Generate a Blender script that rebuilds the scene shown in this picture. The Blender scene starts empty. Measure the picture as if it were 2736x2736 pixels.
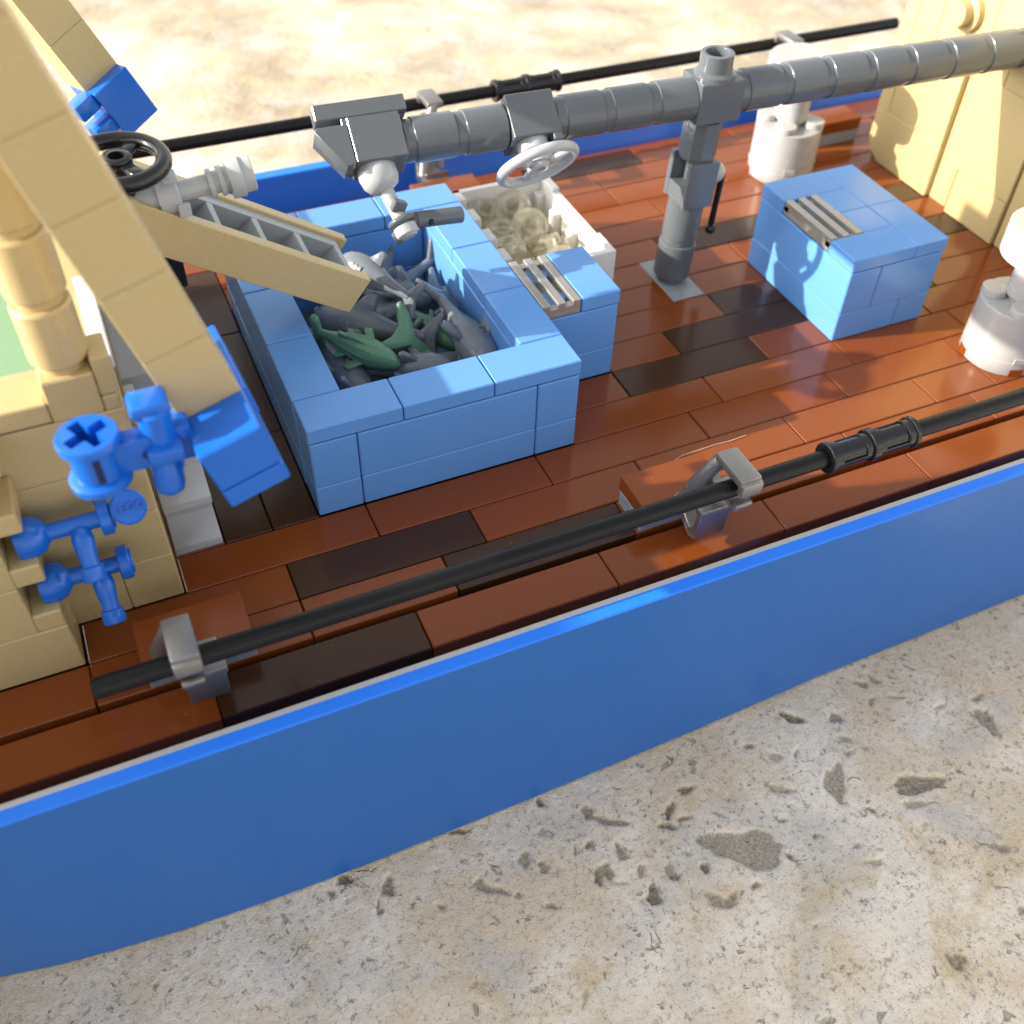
import bpy, bmesh, math, random
import numpy as np
from mathutils import Vector, Matrix, noise as mnoise
random.seed(7)
S = bpy.context.scene
COL = S.collection
R = math.radians
# ------------------------------------------------------------------ camera, world, sun, exposure
# one unit is one stud (8 mm); x runs along the boat, y across it, z up, deck surface at z = 0
cam = bpy.data.cameras.new('camera'); camo = bpy.data.objects.new('camera', cam); COL.objects.link(camo)
M3 = Matrix(((0.915043, 0.275877, -0.294258), (-0.402606, 0.669165, -0.624602), (0.024594, 0.690007, 0.723384)))
camo.matrix_world = Matrix.Translation((-2.67829, -15.2137, 15.9658)) @ M3.to_4x4()
cam.lens = 36.32; cam.sensor_width = 36; cam.clip_start = 0.1; cam.clip_end = 2000
cam.dof.use_dof = True; cam.dof.focus_distance = 21.3; cam.dof.aperture_fstop = 0.19
S.camera = camo
SUN = Vector((1, -.235, -.45)).normalized()
w = bpy.data.worlds.new('World'); S.world = w; w.use_nodes = True
nt = w.node_tree; bg = nt.nodes['Background']
sky = nt.nodes.new('ShaderNodeTexSky'); sky.sky_type = 'NISHITA'; sky.sun_disc = False
sky.sun_elevation = math.asin(-SUN.z); sky.sun_rotation = math.atan2(-SUN.x, -SUN.y)
sky.air_density = 1.0; sky.dust_density = 2.0; sky.ozone_density = 1.0
hz = nt.nodes.new('ShaderNodeHueSaturation'); hz.inputs['Saturation'].default_value = .16   # thin milky haze over the blue
nt.links.new(sky.outputs[0], hz.inputs['Color']); nt.links.new(hz.outputs[0], bg.inputs[0]); bg.inputs[1].default_value = 0.15
sl = bpy.data.lights.new('sun', 'SUN'); sl.energy = 3.4; sl.angle = R(.6); sl.color = (1, .92, .79)
so = bpy.data.objects.new('sun', sl); COL.objects.link(so); so.rotation_euler = SUN.to_track_quat('-Z', 'Y').to_euler()
so.location = (-20, 5, 30)
S.view_settings.view_transform = 'Standard'; S.view_settings.look = 'None'
S.view_settings.exposure = 1.27; S.view_settings.gamma = 1; S.view_settings.use_curve_mapping = False
S.render.engine = 'CYCLES'
S.cycles.transparent_max_bounces = 40; S.cycles.max_bounces = 16; S.cycles.transmission_bounces = 14

# ------------------------------------------------------------------ materials
def mat(name, col, rough=.2, metal=0, bump=.012, bscale=9, dust=0.0, trans=0, ior=1.5, spec=.5, coat=0, var=.04):
    m = bpy.data.materials.new(name); m.use_nodes = True
    t = m.node_tree; n = t.nodes; l = t.links; b = n['Principled BSDF']
    b.inputs['Roughness'].default_value = rough; b.inputs['Metallic'].default_value = metal
    b.inputs['IOR'].default_value = ior; b.inputs['Transmission Weight'].default_value = trans
    b.inputs['Specular IOR Level'].default_value = spec; b.inputs['Coat Weight'].default_value = coat
    tc = n.new('ShaderNodeTexCoord')
    ns = n.new('ShaderNodeTexNoise'); ns.inputs['Scale'].default_value = bscale * .25; ns.inputs['Detail'].default_value = 3
    l.new(tc.outputs['Object'], ns.inputs['Vector'])
    mx = n.new('ShaderNodeMix'); mx.data_type = 'RGBA'
    l.new(ns.outputs['Fac'], mx.inputs[0])
    mx.inputs[6].default_value = [c * (1 - var) for c in col] + [1]; mx.inputs[7].default_value = [min(1, c * (1 + var)) for c in col] + [1]
    out = mx.outputs[2]
    if dust > 0:
        vo = n.new('ShaderNodeTexVoronoi'); vo.inputs['Scale'].default_value = 2.6; vo.inputs['Randomness'].default_value = 1
        l.new(tc.outputs['Object'], vo.inputs['Vector'])
        nz = n.new('ShaderNodeTexNoise'); nz.inputs['Scale'].default_value = 26; l.new(tc.outputs['Object'], nz.inputs['Vector'])
        ad = n.new('ShaderNodeMath'); ad.operation = 'MULTIPLY_ADD'; l.new(nz.outputs['Fac'], ad.inputs[0]); ad.inputs[1].default_value = .08; l.new(vo.outputs['Distance'], ad.inputs[2])
        lt = n.new('ShaderNodeMath'); lt.operation = 'LESS_THAN'; l.new(ad.outputs[0], lt.inputs[0]); lt.inputs[1].default_value = .062
        ml = n.new('ShaderNodeMath'); ml.operation = 'MULTIPLY'; l.new(lt.outputs[0], ml.inputs[0]); ml.inputs[1].default_value = dust
        m2 = n.new('ShaderNodeMix'); m2.data_type = 'RGBA'; l.new(ml.outputs[0], m2.inputs[0]); l.new(out, m2.inputs[6]); m2.inputs[7].default_value = (.5, .46, .42, 1)
        out = m2.outputs[2]
    l.new(out, b.inputs['Base Color'])
    # smears and handling marks change the gloss a little
    nr = n.new('ShaderNodeTexNoise'); nr.inputs['Scale'].default_value = 1.7; nr.inputs['Detail'].default_value = 5
    l.new(tc.outputs['Object'], nr.inputs['Vector'])
    mr = n.new('ShaderNodeMapRange'); l.new(nr.outputs['Fac'], mr.inputs[0]); mr.inputs[3].default_value = rough * .7; mr.inputs[4].default_value = rough * 1.35
    l.new(mr.outputs[0], b.inputs['Roughness'])
    if bump:
        nb = n.new('ShaderNodeTexNoise'); nb.inputs['Scale'].default_value = bscale; nb.inputs['Detail'].default_value = 2
        l.new(tc.outputs['Object'], nb.inputs['Vector'])
        bp = n.new('ShaderNodeBump'); bp.inputs['Strength'].default_value = 1; bp.inputs['Distance'].default_value = bump
        l.new(nb.outputs['Fac'], bp.inputs['Height']); l.new(bp.outputs[0], b.inputs['Normal'])
    return m
BLUE = mat('bright_blue_plastic', (.009, .135, .60), .2, bump=.0015)
INNER = mat('blue_inner_wall_plastic', (.008, .12, .62), .3, bump=.001)
RIM = mat('hull_blue_lit_rim', (.012, .20, .92), .45, bump=0)  # hull blue with the rim's bright catch of sky light painted in
HULL = mat('blue_hull_plastic', (.016, .138, .48), .33, bump=.001, bscale=2.5, dust=.25, spec=.35, var=.01)
MBLUE = mat('medium_blue_plastic', (.130, .330, .73), .2, bump=.0012, bscale=3)
BROWN = mat('reddish_brown_plastic', (.215, .052, .010), .14, bump=.001, bscale=1.2, var=.02, spec=.4, dust=.55)
BROWN2 = mat('reddish_brown_plastic_pale', (.235, .062, .013), .17, bump=.001, bscale=1.3, var=.02, spec=.4, dust=.5)
DBROWN = mat('dark_brown_plastic', (.055, .023, .010), .18, spec=.32, bump=.001, bscale=1.2, dust=.5)
TAN = mat('tan_plastic', (.53, .41, .20), .26, bump=0, var=.015)
TANY = mat('yellowish_tan_plastic', (.52, .405, .19), .32, bump=0, var=.015)
LGREY = mat('light_grey_plastic', (.44, .45, .455), .22, bump=.003)
LGREY2 = mat('bluish_light_grey_plastic', (.30, .325, .345), .25, bump=.003)
BOLL = mat('pale_grey_plastic', (.42, .42, .41), .25, bump=.002)
WHITE = mat('white_plastic', (.72, .70, .655), .3, bump=.003)
DGREY = mat('dark_grey_plastic', (.115, .127, .138), .17, bump=.004)
BLACK = mat('black_plastic', (.012, .012, .012), .12, bump=.003)
RBLACK = mat('black_matt_tube', (.006, .006, .0055), .30, bump=.006, bscale=20, dust=.1, spec=.3)
SILVER = mat('flat_silver_plastic', (.30, .29, .275), .3, metal=.75, bump=.01, bscale=30)
GRILLE = mat('metallic_grille_plastic', (.48, .46, .42), .3, metal=.6, bump=.004)
FGREY = mat('fish_grey_plastic', (.165, .185, .21), .24, bump=.006)
FGREEN = mat('fish_sand_green_plastic', (.12, .27, .165), .3, bump=.012, bscale=14)
SGREEN = mat('pale_green_plastic', (.22, .36, .20), .45, bump=.003)
CLEAR = mat('clear_plastic', (.98, .93, .80), .04, trans=.45, ior=1.45, bump=0, var=0)
def clear_through(m):
    t = m.node_tree; n = t.nodes; o = n['Material Output']; b = n['Principled BSDF']
    tr = n.new('ShaderNodeBsdfTransparent'); tr.inputs[0].default_value = (.99, .975, .92, 1)
    gl = n.new('ShaderNodeBsdfGlossy'); gl.inputs['Roughness'].default_value = .07; gl.inputs['Color'].default_value = (1, .98, .92, 1)
    lw = n.new('ShaderNodeLayerWeight'); lw.inputs['Blend'].default_value = .42
    m1 = n.new('ShaderNodeMixShader'); m1.inputs[0].default_value = .24; t.links.new(tr.outputs[0], m1.inputs[1]); t.links.new(b.outputs[0], m1.inputs[2])
    m2 = n.new('ShaderNodeMixShader'); mf = n.new('ShaderNodeMath'); mf.operation = 'MULTIPLY'; mf.inputs[1].default_value = .5; t.links.new(lw.outputs['Fresnel'], mf.inputs[0]); t.links.new(mf.outputs[0], m2.inputs[0]); t.links.new(m1.outputs[0], m2.inputs[1]); t.links.new(gl.outputs[0], m2.inputs[2])
    t.links.new(m2.outputs[0], o.inputs[0])
clear_through(CLEAR)

# ------------------------------------------------------------------ mesh helpers
def frame(p0, p1, up=(0, 0, 1)):
    p0 = Vector(p0); z = (Vector(p1) - p0).normalized(); u = Vector(up)
    if abs(z.dot(u)) > .98: u = Vector((0, 1, 0))
    x = u.cross(z).normalized(); y = z.cross(x)
    m = Matrix((x, y, z)).transposed().to_4x4(); m.translation = p0
    return m
class MB:
    def __init__(s): s.bm = bmesh.new()
    def box(s, x0, x1, y0, y1, z0, z1, bev=.025, M=None, seg=1):
        t = bmesh.new()
        bmesh.ops.create_cube(t, size=1)
        for v in t.verts: v.co = Vector(((x0 + x1) / 2 + v.co.x * (x1 - x0), (y0 + y1) / 2 + v.co.y * (y1 - y0), (z0 + z1) / 2 + v.co.z * (z1 - z0)))
        if bev: bmesh.ops.bevel(t, geom=list(t.edges), offset=bev, segments=seg, affect='EDGES', profile=.5)
        return s.add(t, M)
    def add(s, t, M=None):
        if M is not None: bmesh.ops.transform(t, matrix=M, verts=t.verts)
        me = bpy.data.meshes.new('tmp'); t.to_mesh(me); t.free(); s.bm.from_mesh(me); bpy.data.meshes.remove(me); return s
    def lathe(s, prof, p0, p1=None, n=32, M=None, up=(0, 0, 1), cap0=True, cap1=True, sy=1):
        """prof: (radius, height) pairs along the axis p0->p1"""
        p0 = Vector(p0); p1 = Vector(p1) if p1 is not None else p0 + Vector((0, 0, 1))
        F = frame(p0, p1, up)
        if M is not None: F = M @ F
        t = bmesh.new(); rings = []
        for r, h in prof:
            rings.append([t.verts.new((max(r, 1e-4) * math.cos(2 * math.pi * i / n), sy * max(r, 1e-4) * math.sin(2 * math.pi * i / n), h)) for i in range(n)])
        for a, b in zip(rings, rings[1:]):
            for i in range(n): t.faces.new((a[i], a[(i + 1) % n], b[(i + 1) % n], b[i]))
        if cap0: t.faces.new(rings[0][::-1])
        if cap1: t.faces.new(rings[-1])
        bmesh.ops.recalc_face_normals(t, faces=t.faces)
        return s.add(t, F)
    def cyl(s, p0, p1, r, n=32, bev=.02, M=None):
        L = (Vector(p1) - Vector(p0)).length
        return s.lathe([(r - bev, 0), (r, bev), (r, L - bev), (r - bev, L)], p0, p1, n, M)
    def tube(s, p0, p1, r, ri, n=32, M=None, bev=.02):
        L = (Vector(p1) - Vector(p0)).length
        F = frame(p0, p1); F = M @ F if M is not None else F
        t = bmesh.new(); prof = [(ri, 0), (r - bev, 0), (r, bev), (r, L - bev), (r - bev, L), (ri, L)]
        rings = [[t.verts.new((q * math.cos(2 * math.pi * i / n), q * math.sin(2 * math.pi * i / n), h)) for i in range(n)] for q, h in prof]
        for k in range(len(rings)):
            a, b = rings[k], rings[(k + 1) % len(rings)]
            for i in range(n): t.faces.new((a[i], a[(i + 1) % n], b[(i + 1) % n], b[i]))
        bmesh.ops.recalc_face_normals(t, faces=t.faces)
        return s.add(t, F)
    def torus(s, c, axis, Rr, r, n=48, k=14, M=None):
        F = frame(c, Vector(c) + Vector(axis)); F = M @ F if M is not None else F
        t = bmesh.new(); g = []
        for i in range(n):
            a = 2 * math.pi * i / n
            g.append([t.verts.new(((Rr + r * math.cos(2 * math.pi * j / k)) * math.cos(a), (Rr + r * math.cos(2 * math.pi * j / k)) * math.sin(a), r * math.sin(2 * math.pi * j / k))) for j in range(k)])
        for i in range(n):
            for j in range(k): t.faces.new((g[i][j], g[(i + 1) % n][j], g[(i + 1) % n][(j + 1) % k], g[i][(j + 1) % k]))
        bmesh.ops.recalc_face_normals(t, faces=t.faces)
        return s.add(t, F)
    def prism(s, pts, h0, h1, axis='y', bev=.02, M=None):
        """pts 2D polygon; axis y: pts are (x,z) swept in y; axis x: pts are (y,z); axis z: (x,y)"""
        t = bmesh.new()
        def P(a, b, h): return {'y': (a, h, b), 'x': (h, a, b), 'z': (a, b, h)}[axis]
        A = [t.verts.new(P(a, b, h0)) for a, b in pts]; B = [t.verts.new(P(a, b, h1)) for a, b in pts]
        n = len(pts); t.faces.new(A); t.faces.new(B[::-1])
        for i in range(n): t.faces.new((A[i], B[i], B[(i + 1) % n], A[(i + 1) % n]))
        bmesh.ops.recalc_face_normals(t, faces=t.faces)
        if bev: bmesh.ops.bevel(t, geom=list(t.edges), offset=bev, segments=1, affect='EDGES')
        return s.add(t, M)
    def chain(s, pts, rads, n=16, M=None, sy=1):
        """smooth lofted tube through pts"""
        t = bmesh.new(); rings = []
        P = [Vector(p) for p in pts]
        for i, p in enumerate(P):
            d = (P[min(i + 1, len(P) - 1)] - P[max(i - 1, 0)]).normalized()
            F = frame(p, p + d, (0, 0, 1))
            rings.append([t.verts.new(F @ Vector((rads[i] * sy * math.cos(2 * math.pi * k / n), rads[i] * math.sin(2 * math.pi * k / n), 0))) for k in range(n)])
        for a, b in zip(rings, rings[1:]):
            for i in range(n): t.faces.new((a[i], a[(i + 1) % n], b[(i + 1) % n], b[i]))
        t.faces.new(rings[0][::-1]); t.faces.new(rings[-1])
        bmesh.ops.recalc_face_normals(t, faces=t.faces)
        return s.add(t, M)
    def sphere(s, c, r, n=24, sc=(1, 1, 1), M=None):
        t = bmesh.new(); bmesh.ops.create_uvsphere(t, u_segments=n, v_segments=n // 2, radius=r)
        for v in t.verts: v.co = Vector((v.co.x * sc[0], v.co.y * sc[1], v.co.z * sc[2])) + Vector(c)
        return s.add(t, M)
    def build(s, name, m, parent=None, ang=35):
        me = bpy.data.meshes.new(name); s.bm.to_mesh(me); s.bm.free()
        me.polygons.foreach_set('use_smooth', [True] * len(me.polygons)); me.set_sharp_from_angle(angle=R(ang))
        for q in (m if isinstance(m, (list, tuple)) else [m]): me.materials.append(q)
        o = bpy.data.objects.new(name, me); COL.objects.link(o)
        if parent is not None:
            root = parent
            while root.parent: root = root.parent
            o.parent = parent
            # meshes are modelled in world space; express them relative to the parent
            o.matrix_parent_inverse = world_of(parent).inverted()
        return o
def world_of(o):
    m = o.matrix_parent_inverse @ o.matrix_basis if o.parent else o.matrix_basis.copy()
    return world_of(o.parent) @ m if o.parent else m
def tag(o, label=None, cat=None, group=None, kind=None):
    if label: o['label'] = label
    if cat: o['category'] = cat
    if group: o['group'] = group
    if kind: o['kind'] = kind
    return o
def thing(name, label, cat, loc=(0, 0, 0), group=None):
    o = bpy.data.objects.new(name, None); o.empty_display_size = .3; COL.objects.link(o)
    o.matrix_basis = Matrix.Translation(loc)
    return tag(o, label, cat, group)
def copy_tree(o, parent=None, M=None):
    c = o.copy(); COL.objects.link(c)
    if parent is not None: c.parent = parent; c.matrix_parent_inverse = o.matrix_parent_inverse.copy()
    elif M is not None: c.matrix_basis = M @ o.matrix_basis
    for ch in list(o.children): copy_tree(ch, c)
    return c
def blk(name, m, parent, *boxes, bev=.025):
    b = MB()
    for q in boxes: b.box(*q, bev=bev)
    return b.build(name, m, parent)
def wx(x):  # the plates on the far right sit a shade closer together
    return x if x < 9 else x - .0056 * (x - 9) ** 2
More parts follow.
